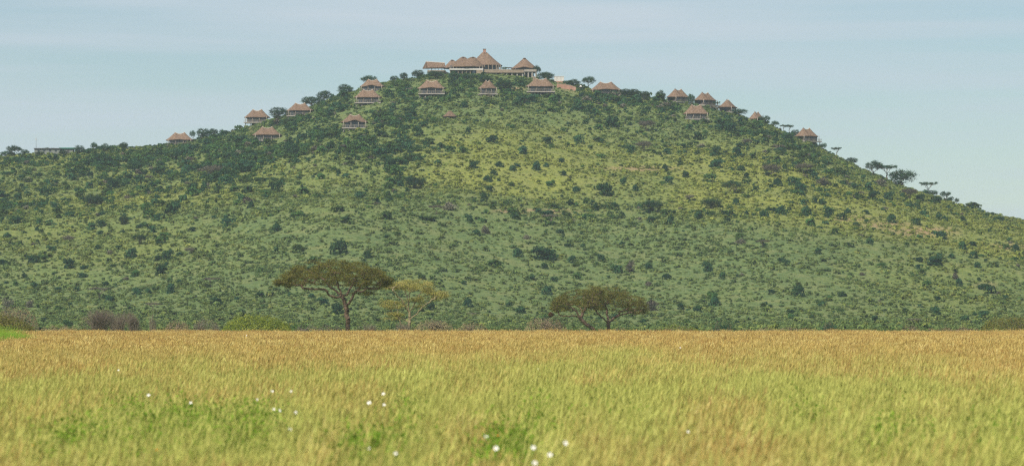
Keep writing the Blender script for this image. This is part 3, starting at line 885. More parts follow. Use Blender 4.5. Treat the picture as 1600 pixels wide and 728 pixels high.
x, y, z = ground_at(75, 242); s = y / F
X = lambda p: (p - 75) * s; Z = lambda p: CAMZ + (HOR - p) * s
t = link('service_shed', None, loc=((75 - 800) * s, y + 3, 0)); tag(t, 'long low grey sheet shed on the left skyline beside the mast', 'shed')
part('wall', box(X(53), X(93), -1.5, 3, Z(243), Z(232.5)), M['greysheet'], t)
part('roof', box(X(52), X(94), -1.9, 3.4, Z(232.45), Z(231.4)), M['darkroof'], t)
for i in range(4): part('window', box(X(58 + i * 9), X(61 + i * 9), -1.6, -1.504, Z(236.5), Z(234.4)), M['glass'], t)
t = link('green_roofed_shed', None, loc=((75 - 800) * s, y + 6, 0)); tag(t, 'small shed with a green sheet roof, right end of the grey shed', 'shed')
part('wall', box(X(91), X(112), -1.5, 3, Z(242), Z(231.8)), M['greysheet'], t)
part('roof', box(X(90), X(116), -2.0, 3.5, Z(231.75), Z(230.2)), M['greensheet'], t)
part('door', box(X(103), X(106), -1.6, -1.504, Z(241), Z(233)), M['darkroof'], t)
t = link('radio_mast', None, loc=((54.5 - 800) * s, y + 4, float(H((54.5 - 800) * s, y + 4)) - 0.5)); tag(t, 'thin pale radio mast above the grey shed', 'mast')
zt = Z(215) - t.location.z
part('pole', cylinder(0, 0, 0, zt, 0.10, 8, 0.06), M['greysheet'], t)
part('antenna', bars([(-0.45, 0, zt - 0.3), (-0.45, 0, zt - 0.8), (0, 0, zt - .3)], [(0.45, 0, zt - 0.3), (0.45, 0, zt - 0.8), (0, 0, zt + .5)], 0.04, 0.04, 5), M['white'], t)

# ------------------------------------------------------------------ skyline trees (kind, px, foot row, width, height, label)
RIDGE = [
 ('dome', 576.5, 131, 26, 19, 'flat-topped dark tree on the skyline behind two stacked bungalows'),
 ('dome', 22, 241, 25, 19, 'grey-green domed tree far left on the skyline, left of the mast'),
 ('round', 9, 243, 20, 11, 'low dark tree at the far left edge of the skyline'),
 ('round', 39, 243, 14, 10, 'small round tree between the domed tree and the mast'),
 ('dome', 76, 237, 24, 10, 'small spreading tree in front of the grey shed'),
 ('round', 62, 244, 15, 8, 'small dark bushy tree before the left end of the grey shed'),
 ('round', 99, 243, 15, 9, 'small dark bushy tree before the right end of the grey shed'),
 ('round', 124, 241, 18, 15, 'bushy tree right of the green-roofed shed'),
 ('dome', 147, 240, 12, 18, 'thin small tree with a sparse top, left skyline'),
 ('round', 164, 238, 16, 15, 'bushy tree on the left skyline, left of a double-topped one'),
 ('round', 193, 236, 14, 15, 'small double-topped tree midway along the left skyline'),
 ('dome', 301, 219, 10, 16, 'tiny flat-topped tree just right of the leftmost bungalow'),
 ('round', 318, 218, 24, 18, 'dark bushy tree right of the leftmost bungalow'),
 ('round', 334, 213, 16, 14, 'small bushy tree two along from the leftmost bungalow'),
 ('round', 437, 186, 34, 19, 'wide tree between the two skyline bungalows on the left'),
 ('round', 487, 165, 34, 18, 'feathery dark tree just right of the left shoulder bungalow'),
 ('round', 506, 158, 24, 20, 'tall feathery tree with a pointed top on the left skyline'),
 ('round', 540, 146, 26, 17, 'dark tree left of the two stacked bungalows'),
 ('round', 616, 129, 14, 11, 'small dark tree on the skyline right of the stacked bungalows'),
 ('round', 631, 126, 14, 15, 'dark bush-like tree on the skyline left of the gabled pavilion'),
 ('round', 653, 122, 20, 15, 'dark round tree below the left tip of the gabled pavilion'),
 ('round', 681, 124, 28, 14, 'wide dark tree under the gabled pavilion'),
 ('round', 710, 125, 22, 14, 'dark tree below the left end of the lodge balcony'),
 ('round', 731, 127, 24, 14, 'dark tree below the middle of the lodge balcony'),
 ('round', 758, 130, 26, 12, 'broad dark tree below the chimney roof'),
 ('round', 787, 141, 28, 16, 'large dark tree below the terrace pillars'),
 ('round', 812, 131, 18, 10, 'small dark tree at the right end of the terrace'),
 ('flat', 788, 113, 11, 12, 'tiny flat tree showing above the terrace'),
 ('dome', 839, 121, 13, 22, 'grey domed tree half hidden behind the round pavilion'),
 ('round', 852, 127, 30, 15, 'dense dark tree above the large stilted bungalow'),
 ('dome', 853, 122, 14, 14, 'thin tree rising behind the dense one by the white container'),
 ('round', 896, 135, 24, 12, 'wide low tree on the skyline right of the white container'),
 ('dome', 920, 139, 23, 20, 'dark tree on the skyline with sky showing under its crown'),
 ('round', 945, 136, 16, 12, 'small tree peeping over the roof right of the red bank'),
 ('round', 976, 152, 24, 14, 'mid green tree right of the low bungalow by the red bank'),
 ('round', 990, 154, 20, 16, 'round tree on the skyline, second right of the low bungalow'),
 ('round', 1007, 158, 18, 16, 'dark tree on the right skyline beside a wispy sapling'),
 ('round', 1032, 158, 18, 18, 'dark tree behind the big dusky bush on the right ridge'),
 ('round', 1080, 168, 12, 23, 'narrow tree between the first two bungalows of the right ridge'),
 ('flat', 1119, 172, 12, 14, 'small flat tree between the second and third right ridge bungalows'),
 ('round', 1155, 182, 26, 13, 'round dark tree on the skyline right of the pointed bungalow'),
 ('dome', 1193, 193, 24, 14, 'umbrella tree hiding part of a small roof'),
 ('dome', 1211, 197, 14, 13, 'small umbrella tree on the right skyline with sky under it'),
 ('flat', 1224, 203, 12, 13, 'left one of two joined flat umbrella trees on the right skyline'),
 ('flat', 1233, 207, 15, 17, 'right one of two joined flat umbrella trees on the right skyline'),
 ('round', 1243, 209, 16, 14, 'dark tree behind the rightmost bungalow'),
 ('dome', 1287, 226, 10, 13, 'small thin tree just right of the rightmost bungalow'),
 ('round', 1281, 227, 12, 8, 'low bushy tree at the foot of the rightmost bungalow deck'),
 ('flat', 1307, 244, 17, 15, 'flat thin umbrella tree alone on the right skyline'),
 ('round', 1331, 256, 20, 12, 'dark bushy tree on the right skyline before the tall row'),
 ('dome', 1366, 275, 30, 24, 'leftmost of the tall row of acacias on the right skyline'),
 ('flat', 1386, 279, 34, 25, 'middle flat-topped acacia of the tall row on the right skyline'),
 ('round', 1409, 287, 44, 29, 'big dark domed acacia ending the tall row on the right skyline'),
 ('flat', 1450, 296, 29, 21, 'flat umbrella acacia standing alone on the right skyline'),
 ('round', 1457, 301, 18, 11, 'round dark bush-like tree at the foot of the lone flat acacia'),
 ('dome', 1477, 307, 18, 16, 'small dark tree right of the lone flat acacia'),
 ('dome', 1495, 314, 8, 11, 'tiny wispy tree far down the right skyline'),
]
for i, (kd, px, py, wp, hp, lb) in enumerate(RIDGE):
    yo = 0.0
    put_tree(kd, px, py, wp, hp, lb, 'trees along the hilltop')

# ------------------------------------------------------------------ bushes measured on the slope: px, foot row, width, kind
SP = """212 260 15 d;225 253 12 d;247 274 20 d;219 286 17 d;197 292 20 d;178 296 24 d;121 301 13 d;145 321 36 D;70 306 18 d;27 314 18 d;86 325 14 d
161 336 11 d;270 335 22 d;194 351 17 R;225 357 17 d;157 356 18 d;156 367 9 d;11 372 14 d;107 380 20 G;152 390 12 d;183 391 11 d;219 382 28 U;296 397 17 G
352 289 28 d;357 266 26 d;333 279 35 G;22 350 30 d;250 244 26 d;286 237 16 d;374 240 11 d;391 326 14 d;271 280 22 m;291 272 18 d;203 404 19 d
261 407 18 d;245 409 13 d;279 401 10 d;4 414 16 d;51 412 20 d;68 411 22 m;80 393 14 d;108 420 19 d;131 421 13 d;129 435 17 d;211 433 18 m;250 431 23 d
37 435 12 d;24 447 12 m;52 450 14 d;91 455 11 d;120 456 12 d;170 473 20 d;155 467 36 F;213 461 18 d;231 460 12 d;266 459 17 d;11 483 22 g;45 481 16 g
91 487 14 m;105 513 14 d;67 502 12 d;330 448 28 F;239 486 26 F;371 470 10 d;172 398 13 g;496 240 32 g;452 234 20 d;619 240 28 d;608 266 24 d;649 295 36 D
684 257 12 d;430 301 22 d;392 325 14 d;468 342 24 m;560 311 17 d;587 320 12 g;682 336 28 F;668 346 30 m;430 363 20 d;530 399 30 d;463 396 22 m;603 373 10 d
392 268 36 d;1143 302 34 U;1119 244 18 d;1218 240 16 d;1255 272 28 G;1205 276 32 G;1288 291 26 g;1242 292 20 d;1254 301 20 d;1216 292 15 d;1192 214 24 d
1167 228 18 G;1273 318 13 d;1019 332 38 D;1107 285 28 m;1158 268 16 d;1151 321 13 d;1195 341 20 d;1222 336 18 d;1260 338 22 d;1294 341 20 d;1093 344 18 d
1136 336 15 d;1111 326 36 M;1011 205 28 G;1006 236 26 G;1118 263 22 d;1038 268 14 d;1044 288 16 d;1071 278 14 d;1078 314 16 G;1040 171 32 g;1322 288 12 g
1349 282 12 d;1377 291 28 g;1421 310 26 G;1438 314 14 d;1447 305 12 d;1464 320 20 d;1485 318 12 d;1520 327 36 m;1339 311 14 d;1363 313 22 d;1389 313 20 d
1294 308 11 d;1325 335 13 d;1394 349 17 d;1431 352 15 d;1467 344 11 d;1477 346 13 d;1505 346 11 d;1471 375 20 d;1359 382 14 d;1504 390 14 d;1522 386 11 d
1578 378 12 d;1587 394 14 d;1462 416 24 d;1380 419 17 m;1563 345 14 d;733 347 13 d;861 350 30 F;875 365 13 d;759 366 15 g;746 370 15 d;822 375 14 g
852 408 42 d;810 402 18 d;887 386 12 d;911 387 11 d;894 411 15 d;772 418 34 m;852 421 12 d;984 426 20 g;964 428 17 d;1014 421 14 d;939 408 13 d;972 387 12 d
831 438 15 d;854 461 18 d;732 480 16 d;737 497 17 F;794 480 12 d;814 490 18 d;673 485 20 d;1042 437 16 d;1014 448 14 g;1018 486 26 g;1006 506 13 d;725 445 10 d
1221 411 14 d;1230 415 12 d;1278 398 13 d;1106 426 18 d;1128 437 14 d;1249 465 22 d;1206 460 13 d;1115 479 18 d;1091 489 16 d;1064 484 14 d;1113 468 18 m
1236 491 14 d;1192 481 14 m;1159 382 18 g;1192 388 24 F;1160 432 8 g;1257 511 14 m;1074 507 14 m;1346 431 12 g;1315 464 14 d;1464 492 18 d;1466 470 12 d
1368 504 14 d;1428 509 24 F;1509 502 15 d;1536 498 16 d;1523 493 10 d;1530 440 8 d;1499 448 14 d;1537 453 16 d;1528 419 14 d;1437 410 14 d;1494 438 14 g
1416 488 12 d;1510 472 10 m;1285 480 12 d;1296 470 14 m;1560 464 10 g;505 477 18 d;660 437 14 m;575 404 16 d;488 466 12 d;480 424 12 d;528 492 22 d
700 330 26 g;757 312 14 d;800 268 14 d;808 263 12 d;818 242 16 d;838 268 20 d;772 275 12 d;762 285 14 d;781 262 14 d;688 232 16 d;703 238 20 m;770 225 22 d
856 226 16 d;877 255 12 d;853 262 12 d;900 300 14 d;935 298 12 d;975 290 16 d;948 307 26 d;993 300 14 d;880 275 10 d;910 262 8 m;731 210 12 d;722 240 20 m
740 264 16 d;765 300 14 d;800 292 12 m;860 292 18 m;985 240 16 d;940 224 10 d;905 224 20 d;955 200 22 d;1000 325 12 d;930 330 14 d;960 328 14 d;890 322 14 d"""
LIST = [tuple(q.split()) for q in SP.replace('\n', ';').split(';') if q.strip()]
LAND = [(20, 'the far-left domed tree'), (100, 'the green-roofed shed'), (200, 'the double-topped tree'), (281, 'the leftmost bungalow'), (345, 'the left skyline gap'),
        (410, 'the pale-decked left bungalow'), (469, 'the left shoulder bungalow'), (520, 'the pointed skyline tree'), (565, 'the stacked bungalows'),
        (620, 'the skyline left of the lodge'), (678, 'the gabled pavilion'), (722, 'the lodge balcony'), (760, 'the chimney roof'), (800, 'the terrace'),
        (845, 'the large stilted bungalow'), (890, 'the red earth wall'), (946, 'the low bungalow'), (1000, 'the dark ridge tree'),
        (1059, 'the first right-ridge bungalow'), (1101, 'the second right-ridge bungalow'), (1137, 'the pointed bungalow'), (1182, 'the half-hidden roof'),
        (1215, 'the small umbrella tree'), (1260, 'the rightmost bungalow'), (1310, 'the thin umbrella tree'), (1366, 'the tall acacia row'), (1410, 'the big domed acacia'),
        (1450, 'the lone flat acacia'), (1495, 'the tiny wispy tree'), (1550, 'the bare right skyline'), (1598, 'the right edge')]
def zone(px, py):
    d = py - float(skyline(px)); tot = 515 - float(skyline(px))
    f = d / tot
    b = 'just below' if f < 0.13 else 'high on slope under' if f < 0.32 else 'midway down under' if f < 0.55 else 'low on slope under' if f < 0.8 else 'at slope foot under'
    nm = min(LAND, key=lambda q: abs(q[0] - px))[1]
    return b, nm
# dense random scrub: sample the hill, keep by a map of how thick the scrub stands there
def density(px, py, x, y):
    d = py - skyline(px)
    n = vnoise(x, y * 0.6, 24, 7) * 0.65 + vnoise(x, y * 0.5, 8, 0) * 0.35
    left = 1 - sstep(560, 700, px); right = sstep(980, 1100, px); midc = 1 - left - right
    thick = left * 0.85 * np.exp(-(d / 66) ** 2) + midc * 0.90 * np.exp(-(d / 56) ** 2)
    thick += right * 0.75 * np.exp(-(d / np.interp(px, [1250, 1400, 1600], [50, 20, 9])) ** 2)
    thick += 0.70 * blob(px, py, 620, 245, 32, 60) + 0.45 * blob(px, py, 560, 232, 95, 28) + 0.4 * blob(px, py, 400, 262, 75, 38)
    thick += 0.30 * blob(px, py, 860, 335, 190, 11) + 0.25 * blob(px, py, 1060, 336, 300, 14) + 0.3 * blob(px, py, 30, 335, 90, 22)
    thin = 0.10 + left * 0.28 * np.exp(-((d - 100) / 70) ** 2) + right * 0.18 * np.exp(-((d - 80) / 60) ** 2)
    thin = thin * (1 - 0.55 * blob(px, py, 800, 250, 150, 45, 3)) * (0.06 + 3.6 * np.clip(n - 0.25, 0, 1) ** 1.5)
    return np.clip(np.clip(thick, 0, 1) * (0.25 + 1.35 * n) + 0.5 * thin, 0, 1)
NS = 125000
xs = rng.uniform(-300, 300, NS); ys = rng.uniform(955, 1630, NS)
zs = H(xs, ys); px, py = proj(xs, ys, zs)
keep = (px > -140) & (px < 1740) & (zs > 0.3)
xs, ys, zs, px, py = (a[keep] for a in (xs, ys, zs, px, py))
dn = density(px, py, xs, ys)
keep = rng.random(len(xs)) < dn * 0.42
xs, ys, zs, px, py, dn = (a[keep] for a in (xs, ys, zs, px, py, dn))
wid = np.clip(rng.lognormal(0.48, 0.52, len(xs)), 0.6, 5.0) * (0.75 + 0.45 * np.clip(dn, 0, 1))
# keep the measured clearings round the bungalows' fronts clear
ok = np.ones(len(xs), bool)
for (lb, bx, rt, ev, bp, wp, rot) in B:
    ok &= ~((np.abs(px - bx) < wp * 0.62) & (py > rt) & (py < bp + 2.5))
ok &= ~((px > 655) & (px < 842) & (py < 118)) & ~((px > 755) & (px < 840) & (py < 128))
ok &= ~((np.abs(px - 872) < 12) & (py < 132)) & ~((np.abs(px - 75) < 36) & (py < 246)) & ~((np.abs(px - 703) < 9) & (np.abs(py - 188) < 9)) & ~((np.abs(px - 888) < 14) & (np.abs(py - 143) < 8))
sm = np.where(py - skyline(px) < 10, 0.7, 1.0) * np.where((px > 1290) & (py - skyline(px) < 22), 0.55, 1.0)
wid = wid * sm
xs, ys, zs, px, py, dn, wid = (a[ok] for a in (xs, ys, zs, px, py, dn, wid))
knd = np.where(rng.random(len(xs)) < 0.45, 0, np.where(rng.random(len(xs)) < 0.93, 1, 2))

singles = []       # px, py, x, y, z, width m, kind, is_tree, height m
for q in LIST:
    a, b, c_, kk = float(q[0]), float(q[1]), float(q[2]), q[3]
    x, y, z = ground_at(a, b)
    singles.append([a, b, x, y, z, c_ * y / F, kk])
need = 300 - sum(1 for q in singles if q[6] in 'dmg')
vis = (px > 4) & (px < 1596)
order = np.argsort(np.where(vis, -wid, 99))[:need]
for i in order:
    singles.append([px[i], py[i], xs[i], ys[i], zs[i], wid[i], 'dmg'[knd[i]]])
rest = np.ones(len(xs), bool); rest[order] = False

KW = {'d': ('dark green rounded bush', 'bush'), 'm': ('mid green loose bush', 'bush'), 'g': ('grey leafless bush', 'bush'),
      'D': ('dark spreading tree', 'tree'), 'R': ('small dark round-topped tree', 'tree'), 'U': ('dark umbrella tree', 'tree'),
      'F': ('thin grey flat-topped tree', 'tree'), 'G': ('grey bare domed tree', 'tree'), 'M': ('broad mid green tree', 'tree')}
cells = {}
for q in singles:
    b, nm = zone(q[0], q[1]); cells.setdefault((b, nm, q[6]), []).append(q)
ORD = ['leftmost', 'second-from-left', 'third-from-left', 'fourth-from-left', 'fifth-from-left', 'sixth-from-left', 'seventh-from-left', 'eighth-from-left', 'ninth-from-left', 'tenth-from-left', 'eleventh-from-left', 'twelfth-from-left']
for (b, nm, kk), qs in cells.items():
    qs.sort(key=lambda q: q[0])
    for i, q in enumerate(qs):
        if len(qs) == 1: od = 'the'
        elif len(qs) == 2: od = ('left', 'right')[i]
        elif i == len(qs) - 1: od = 'rightmost'
        else: od = ORD[min(i, 11)]
        q.append((od + ' ' if od != 'the' else '') + KW[kk][0] + ' ' + b + ' ' + nm)
for q in singles:
    a, b, x, y, z, W, kk, lb = q
    if kk in 'dmg':
        me = random.choice(BUSH[{'d': 'dark', 'm': 'mid', 'g': 'grey'}[kk]])
        o = link('hillside_bush', me, loc=(x, y + W * 0.3, z - 0.15), rz=random.uniform(0, 6.28))
        f = W * 1.12
        o.scale = (f * random.uniform(0.85, 1.2), f * random.uniform(0.8, 1.1), f * random.uniform(0.95, 1.45) * (0.62 if W > 5.5 else 1))
        tag(o, lb, 'bush', 'bushes on the hillside')
    else:
        kind = {'D': 'round', 'R': 'round', 'U': 'dome', 'F': 'flatgrey', 'G': 'domegrey', 'M': 'round'}[kk]
        ratio = {'D': 0.55, 'R': 0.95, 'U': 0.60, 'F': 0.52, 'G': 0.62, 'M': 0.5}[kk]
        wp = W * F / y
        put_tree(kind, a, b, wp, wp * ratio, lb, 'trees on the hillside')

# ---- scattering by geometry nodes (only for ground cover nobody could count)
def scatter(name, P, rot, scl, idx, protos, label, cat, tint=None):
    me = bpy.data.meshes.new(name)
    me.vertices.add(len(P)); me.vertices.foreach_set('co', np.asarray(P, np.float32).ravel())
    for nm, ty, fld, arr in (('rot', 'FLOAT_VECTOR', 'vector', rot), ('scl', 'FLOAT_VECTOR', 'vector', scl), ('idx', 'INT', 'value', idx),
                             ('tint', 'FLOAT', 'value', tint if tint is not None else np.zeros(len(P)))):
        at = me.attributes.new(nm, ty, 'POINT')
        at.data.foreach_set(fld, np.asarray(arr, np.int32 if ty == 'INT' else np.float32).ravel())
    o = link(name, me)
    tag(o, label, cat, kind='stuff')
    pc = bpy.data.collections.new(name + '_forms')
    for i, pm in enumerate(protos):
        pc.objects.link(bpy.data.objects.new('%s_form.%03d' % (name, i + 1), pm))
    ng = bpy.data.node_groups.new(name, 'GeometryNodeTree')
    ng.interface.new_socket('Geometry', in_out='INPUT', socket_type='NodeSocketGeometry')
    ng.interface.new_socket('Geometry', in_out='OUTPUT', socket_type='NodeSocketGeometry')
    N = ng.nodes.new
    gi, go = N('NodeGroupInput'), N('NodeGroupOutput')
    ip = N('GeometryNodeInstanceOnPoints'); ci = N('GeometryNodeCollectionInfo')
    ci.inputs['Collection'].default_value = pc
    ci.inputs['Separate Children'].default_value = True
    ci.inputs['Reset Children'].default_value = True
    ip.inputs['Pick Instance'].default_value = True
    def named(n_, ty):
        x = N('GeometryNodeInputNamedAttribute'); x.data_type = ty; x.inputs['Name'].default_value = n_
        return x.outputs['Attribute']
    er = N('FunctionNodeEulerToRotation')
    lk = ng.links.new
    lk(gi.outputs[0], ip.inputs['Points']); lk(ci.outputs[0], ip.inputs['Instance'])
    lk(named('idx', 'INT'), ip.inputs['Instance Index'])
    lk(named('rot', 'FLOAT_VECTOR'), er.inputs[0]); lk(er.outputs[0], ip.inputs['Rotation'])
    lk(named('scl', 'FLOAT_VECTOR'), ip.inputs['Scale'])
    lk(ip.outputs['Instances'], go.inputs[0])
    md = o.modifiers.new('scatter', 'NODES'); md.node_group = ng
    return o

xs, ys, zs, wid, knd = (a[rest] for a in (xs, ys, zs, wid, knd))
n = len(xs)
protos = SMALL['dark'] + SMALL['mid'] + SMALL['grey'] 
idx = np.where(knd == 0, rng.integers(0, 6, n), np.where(knd == 1, 6 + rng.integers(0, 5, n), 11 + rng.integers(0, 2, n)))
hh = wid * rng.uniform(0.8, 1.25, n)
scatter('scrub_cover', np.stack([xs, ys, zs - 0.1], 1), np.stack([0 * xs, 0 * xs, rng.uniform(0, 6.28, n)], 1),
        np.stack([wid * rng.uniform(0.85, 1.5, n), wid * 1.05, hh], 1), idx, protos, 'thick dark green scrub covering the hillside between the bushes', 'scrub')
print('scrub', n)

# low grass tussocks and leafy clumps of the slope, coloured like the ground they grow in
k = NM('tussock_leaves')
f = k.noise(0.4, 3)
ga = k.ramp(f, [(0.32, (0.062, 0.106, 0.038)), (0.5, (0.104, 0.156, 0.050)), (0.68, (0.168, 0.208, 0.072))])
da = k.ramp(f, [(0.32, (0.125, 0.165, 0.034)), (0.5, (0.195, 0.225, 0.045)), (0.68, (0.30, 0.30, 0.080))])
c = k.mix(k.attr('tint', 'INSTANCER'), ga, da)
r = k.n('ShaderNodeObjectInfo').outputs['Random']
v = k.n('ShaderNodeHueSaturation'); k.l(c, v.inputs['Color']); k.l(k.math('ADD', k.math('MULTIPLY', r, 0.55), 0.70), v.inputs['Value'])
k.leafy(v.outputs['Color'], 0.25)
M['tuss'] = k.m
TUSS = [bush_mesh('tussock', M['tuss'], 70, 0.12, random.randint(2, 4), random.uniform(0.35, 0.6)) for _ in range(8)]
NT = 300000
xs = rng.uniform(-290, 290, NT); ys = rng.uniform(760, 1625, NT); zs = H(xs, ys)
px, py = proj(xs, ys, np.maximum(zs, 0))
keep = (px > -130) & (px < 1730) & (rng.random(NT) < 0.15 + 0.85 * vnoise(xs, ys * 0.6, 9, 2) * (0.5 + vnoise(xs, ys, 30, 3))) & ~((px > 655) & (px < 842) & (py < 117))
xs, ys, zs, px, py = (a[keep] for a in (xs, ys, zs, px, py)); n = len(xs)
wid = np.clip(rng.lognormal(0.0, 0.45, n), 0.45, 3.0)
dr = np.clip(dryness(px, py, xs, ys) + rng.normal(0.03, 0.24, n), 0, 1)
scatter('hillside_tussocks', np.stack([xs, ys, np.maximum(zs, 0) - 0.06], 1), np.stack([0 * xs, 0 * xs, rng.uniform(0, 6.28, n)], 1),
        np.stack([wid, wid, wid * rng.uniform(0.7, 1.25, n)], 1), rng.integers(0, 8, n), TUSS,
        'yellow-green grass tussocks and low leafy growth all over the hillside', 'grass', dr)
print('tussocks', n)

# ------------------------------------------------------------------ bushes at the far edge of the grass field
def edge_bush(name, label, px0, px1, top_py, D, mat, n, card, twigs=0, twig_mat=None, prof=None, group='shrubs along the far edge of the grass', depth=0.7):
    s = D / F; cx = (px0 + px1) / 2; W = (px1 - px0) * s; Ht = (CAMZ + (HOR - top_py) * s) * 1.16
    root = link(name, None, loc=((cx - 800) * s, D, 0)); tag(root, label, 'bush', group)
    pr = np.array(prof or [(-0.5, 0.25), (-0.42, 0.7), (-0.25, 0.95), (0, 1.0), (0.25, 0.92), (0.42, 0.65), (0.5, 0.2)], float)
    C, N = [], []
    u = rng.uniform(-0.5, 0.5, n); v = rng.uniform(-1, 1, n)
    hmax = np.interp(u, pr[:, 0], pr[:, 1]) * Ht * np.sqrt(np.clip(1 - v * v, 0.02, 1)) * (0.90 + 0.2 * vnoise(u * W, v * W * depth, 0.9, 1))
    t = rng.random(n) ** 0.35
    C = np.stack([u * W, v * W * depth * 0.5, hmax * t], 1)
    N = np.stack([u * 2, v * 1.2 - 0.2, 0.4 + t], 1)
    part('foliage', cards(C, N, card, 0.6), mat, root)
    if twigs:
        k_ = max(3, int((px1 - px0) / 14)); b0 = rng.uniform(-0.36, 0.36, k_) * W
        bi = rng.integers(0, k_, twigs)
        tu = np.clip(b0[bi] / W + rng.normal(0, 0.17, twigs), -0.49, 0.49); tv = rng.uniform(-0.7, 0.7, twigs)
        tz = np.interp(tu, pr[:, 0], pr[:, 1]) * Ht * np.sqrt(1 - tv ** 2) * rng.uniform(0.75, 1.05, twigs)
        tip = np.stack([tu * W, tv * W * depth * 0.5, tz], 1)
        bs = np.stack([b0[bi], np.zeros(twigs), np.zeros(twigs)], 1)
        mid = bs * 0.55 + tip * 0.45; mid[:, 2] += 0.15 * tz; mid += rng.normal(0, 0.08, mid.shape)
        part('stem', merge([bars(bs, mid, 0.035, 0.022, 4), bars(mid, tip, 0.022, 0.008, 4)]), twig_mat or M['grey_bark'], root)
    return root
edge_bush('green_shrub', 'bright green mounded shrub left of the tall umbrella acacia', 345, 458, 495, 520, M['bright_leaf'], 5200, 0.10,
          prof=[(-0.5, 0.2), (-0.42, 0.6), (-0.3, 0.9), (-0.15, 1.0), (0.1, 0.97), (0.3, 0.8), (0.45, 0.5), (0.5, 0.15)])
edge_bush('green_shrub', 'olive green rounded shrub at the left edge behind the bright tall grass', -50, 58, 494, 480, M['acacia_leaf'], 5000, 0.10,
          prof=[(-0.5, 0.5), (-0.3, 0.95), (0, 1.0), (0.25, 0.8), (0.42, 0.5), (0.5, 0.2)])
edge_bush('brown_shrub', 'brownish shrub above the olive one at the left edge', -10, 62, 484, 600, M['brown_leaf'], 2200, 0.10, 120)
edge_bush('bare_thorn_tree', 'wide leafless grey-mauve thorn bush left of the bright green mound', 120, 196, 487, 530, M['grey_leaf'], 1100, 0.07, 520)
edge_bush('bare_thorn_tree', 'lower leafless thorn bush joined to the right of the wide one', 172, 222, 491, 526, M['grey_leaf'], 800, 0.07, 380)
edge_bush('dead_tree', 'little dead tree with two bare upright stems, left foreground edge', 230, 247, 496, 500, M['grey_leaf'], 40, 0.06, 36)
edge_bush('brown_shrub', 'low brown shrub between the dead tree and the bright green mound', 256, 300, 503, 515, M['brown_leaf'], 1000, 0.08, 120)
edge_bush('brown_shrub', 'low grey-brown shrub touching the left side of the bright green mound', 300, 346, 501, 540, M['grey_leaf'], 1000, 0.08, 120)
edge_bush('brown_shrub', 'low brown scrub just right of the pale thin acacia trunk', 645, 712, 502, 540, M['brown_leaf'], 1500, 0.08, 160)
edge_bush('brown_shrub', 'low brown scrub between the pale acacia and the broad pair', 712, 765, 506, 560, M['brown_leaf'], 900, 0.08, 80)
edge_bush('brown_shrub', 'rounded reddish-brown shrub left of the broad acacia pair', 818, 888, 499, 560, M['brown_leaf'], 1900, 0.08, 150)
edge_bush('brown_shrub', 'thin grey scrub at the foot of the tall umbrella acacia', 548, 600, 508, 505, M['grey_leaf'], 420, 0.07, 90)
edge_bush('brown_shrub', 'small dead scrub at the foot of the pale thin acacia', 612, 650, 506, 512, M['grey_leaf'], 380, 0.07, 90)
edge_bush('green_shrub', 'dark green shrub right of the broad acacia pair with grey twigs', 1112, 1150, 500, 620, M['dark_leaf'], 900, 0.10, 60)
edge_bush('green_shrub', 'small dark domed shrub with pale twigs, alone right of centre', 1280, 1310, 504, 620, M['dark_leaf'], 800, 0.10, 70)
edge_bush('green_shrub', 'yellow-green shrub at the right edge of the field', 1532, 1625, 497, 560, M['acacia_leaf'], 3600, 0.10, 60)
edge_bush('brown_shrub', 'small brown tuft of scrub right of the dark domed shrub', 1408, 1440, 509, 540, M['brown_leaf'], 380, 0.08, 40)
edge_bush('green_shrub', 'low yellow-green scrub strip right of the broad acacia pair', 1030, 1096, 509, 540, M['bright_leaf'], 900, 0.08, 60)

for (nm_, lb_, a_, b_, t_, D_, mt_, nn_) in (
    ('brown_shrub', 'low brown scrub strip between the left edge shrubs and the wide thorn bush', 62, 122, 508, 560, 'brown_leaf', 700),
    ('brown_shrub', 'low grey-green scrub strip between the bright green mound and the tall acacia trunk', 458, 538, 507, 560, 'grey_leaf', 900),
    ('green_shrub', 'small dark green shrub behind the right foot of the bright green mound', 452, 482, 503, 600, 'mid_leaf', 600),
    ('green_shrub', 'low green scrub strip left of the rounded reddish-brown shrub', 764, 820, 508, 580, 'mid_leaf', 800),
    ('green_shrub', 'low dark scrub under the broad acacia pair', 890, 1000, 509, 600, 'mid_leaf', 1100),
    ('brown_shrub', 'long low brown-green scrub strip right of the dark green shrub with grey twigs', 1152, 1278, 511, 580, 'brown_leaf', 900),
    ('green_shrub', 'long low green scrub strip right of the small dark domed shrub', 1312, 1406, 511, 590, 'mid_leaf', 900),
    ('brown_shrub', 'low brown scrub strip left of the yellow-green shrub at the right edge', 1444, 1534, 510, 570, 'brown_leaf', 800)):
    edge_bush(nm_, lb_, a_, b_, t_, D_, M[mt_], nn_, 0.10, 30,
              prof=[(-0.5, 0.3), (-0.4, 0.8), (-0.28, 0.55), (-0.15, 0.95), (0.0, 0.6), (0.15, 1.0), (0.27, 0.65), (0.4, 0.9), (0.5, 0.2)])

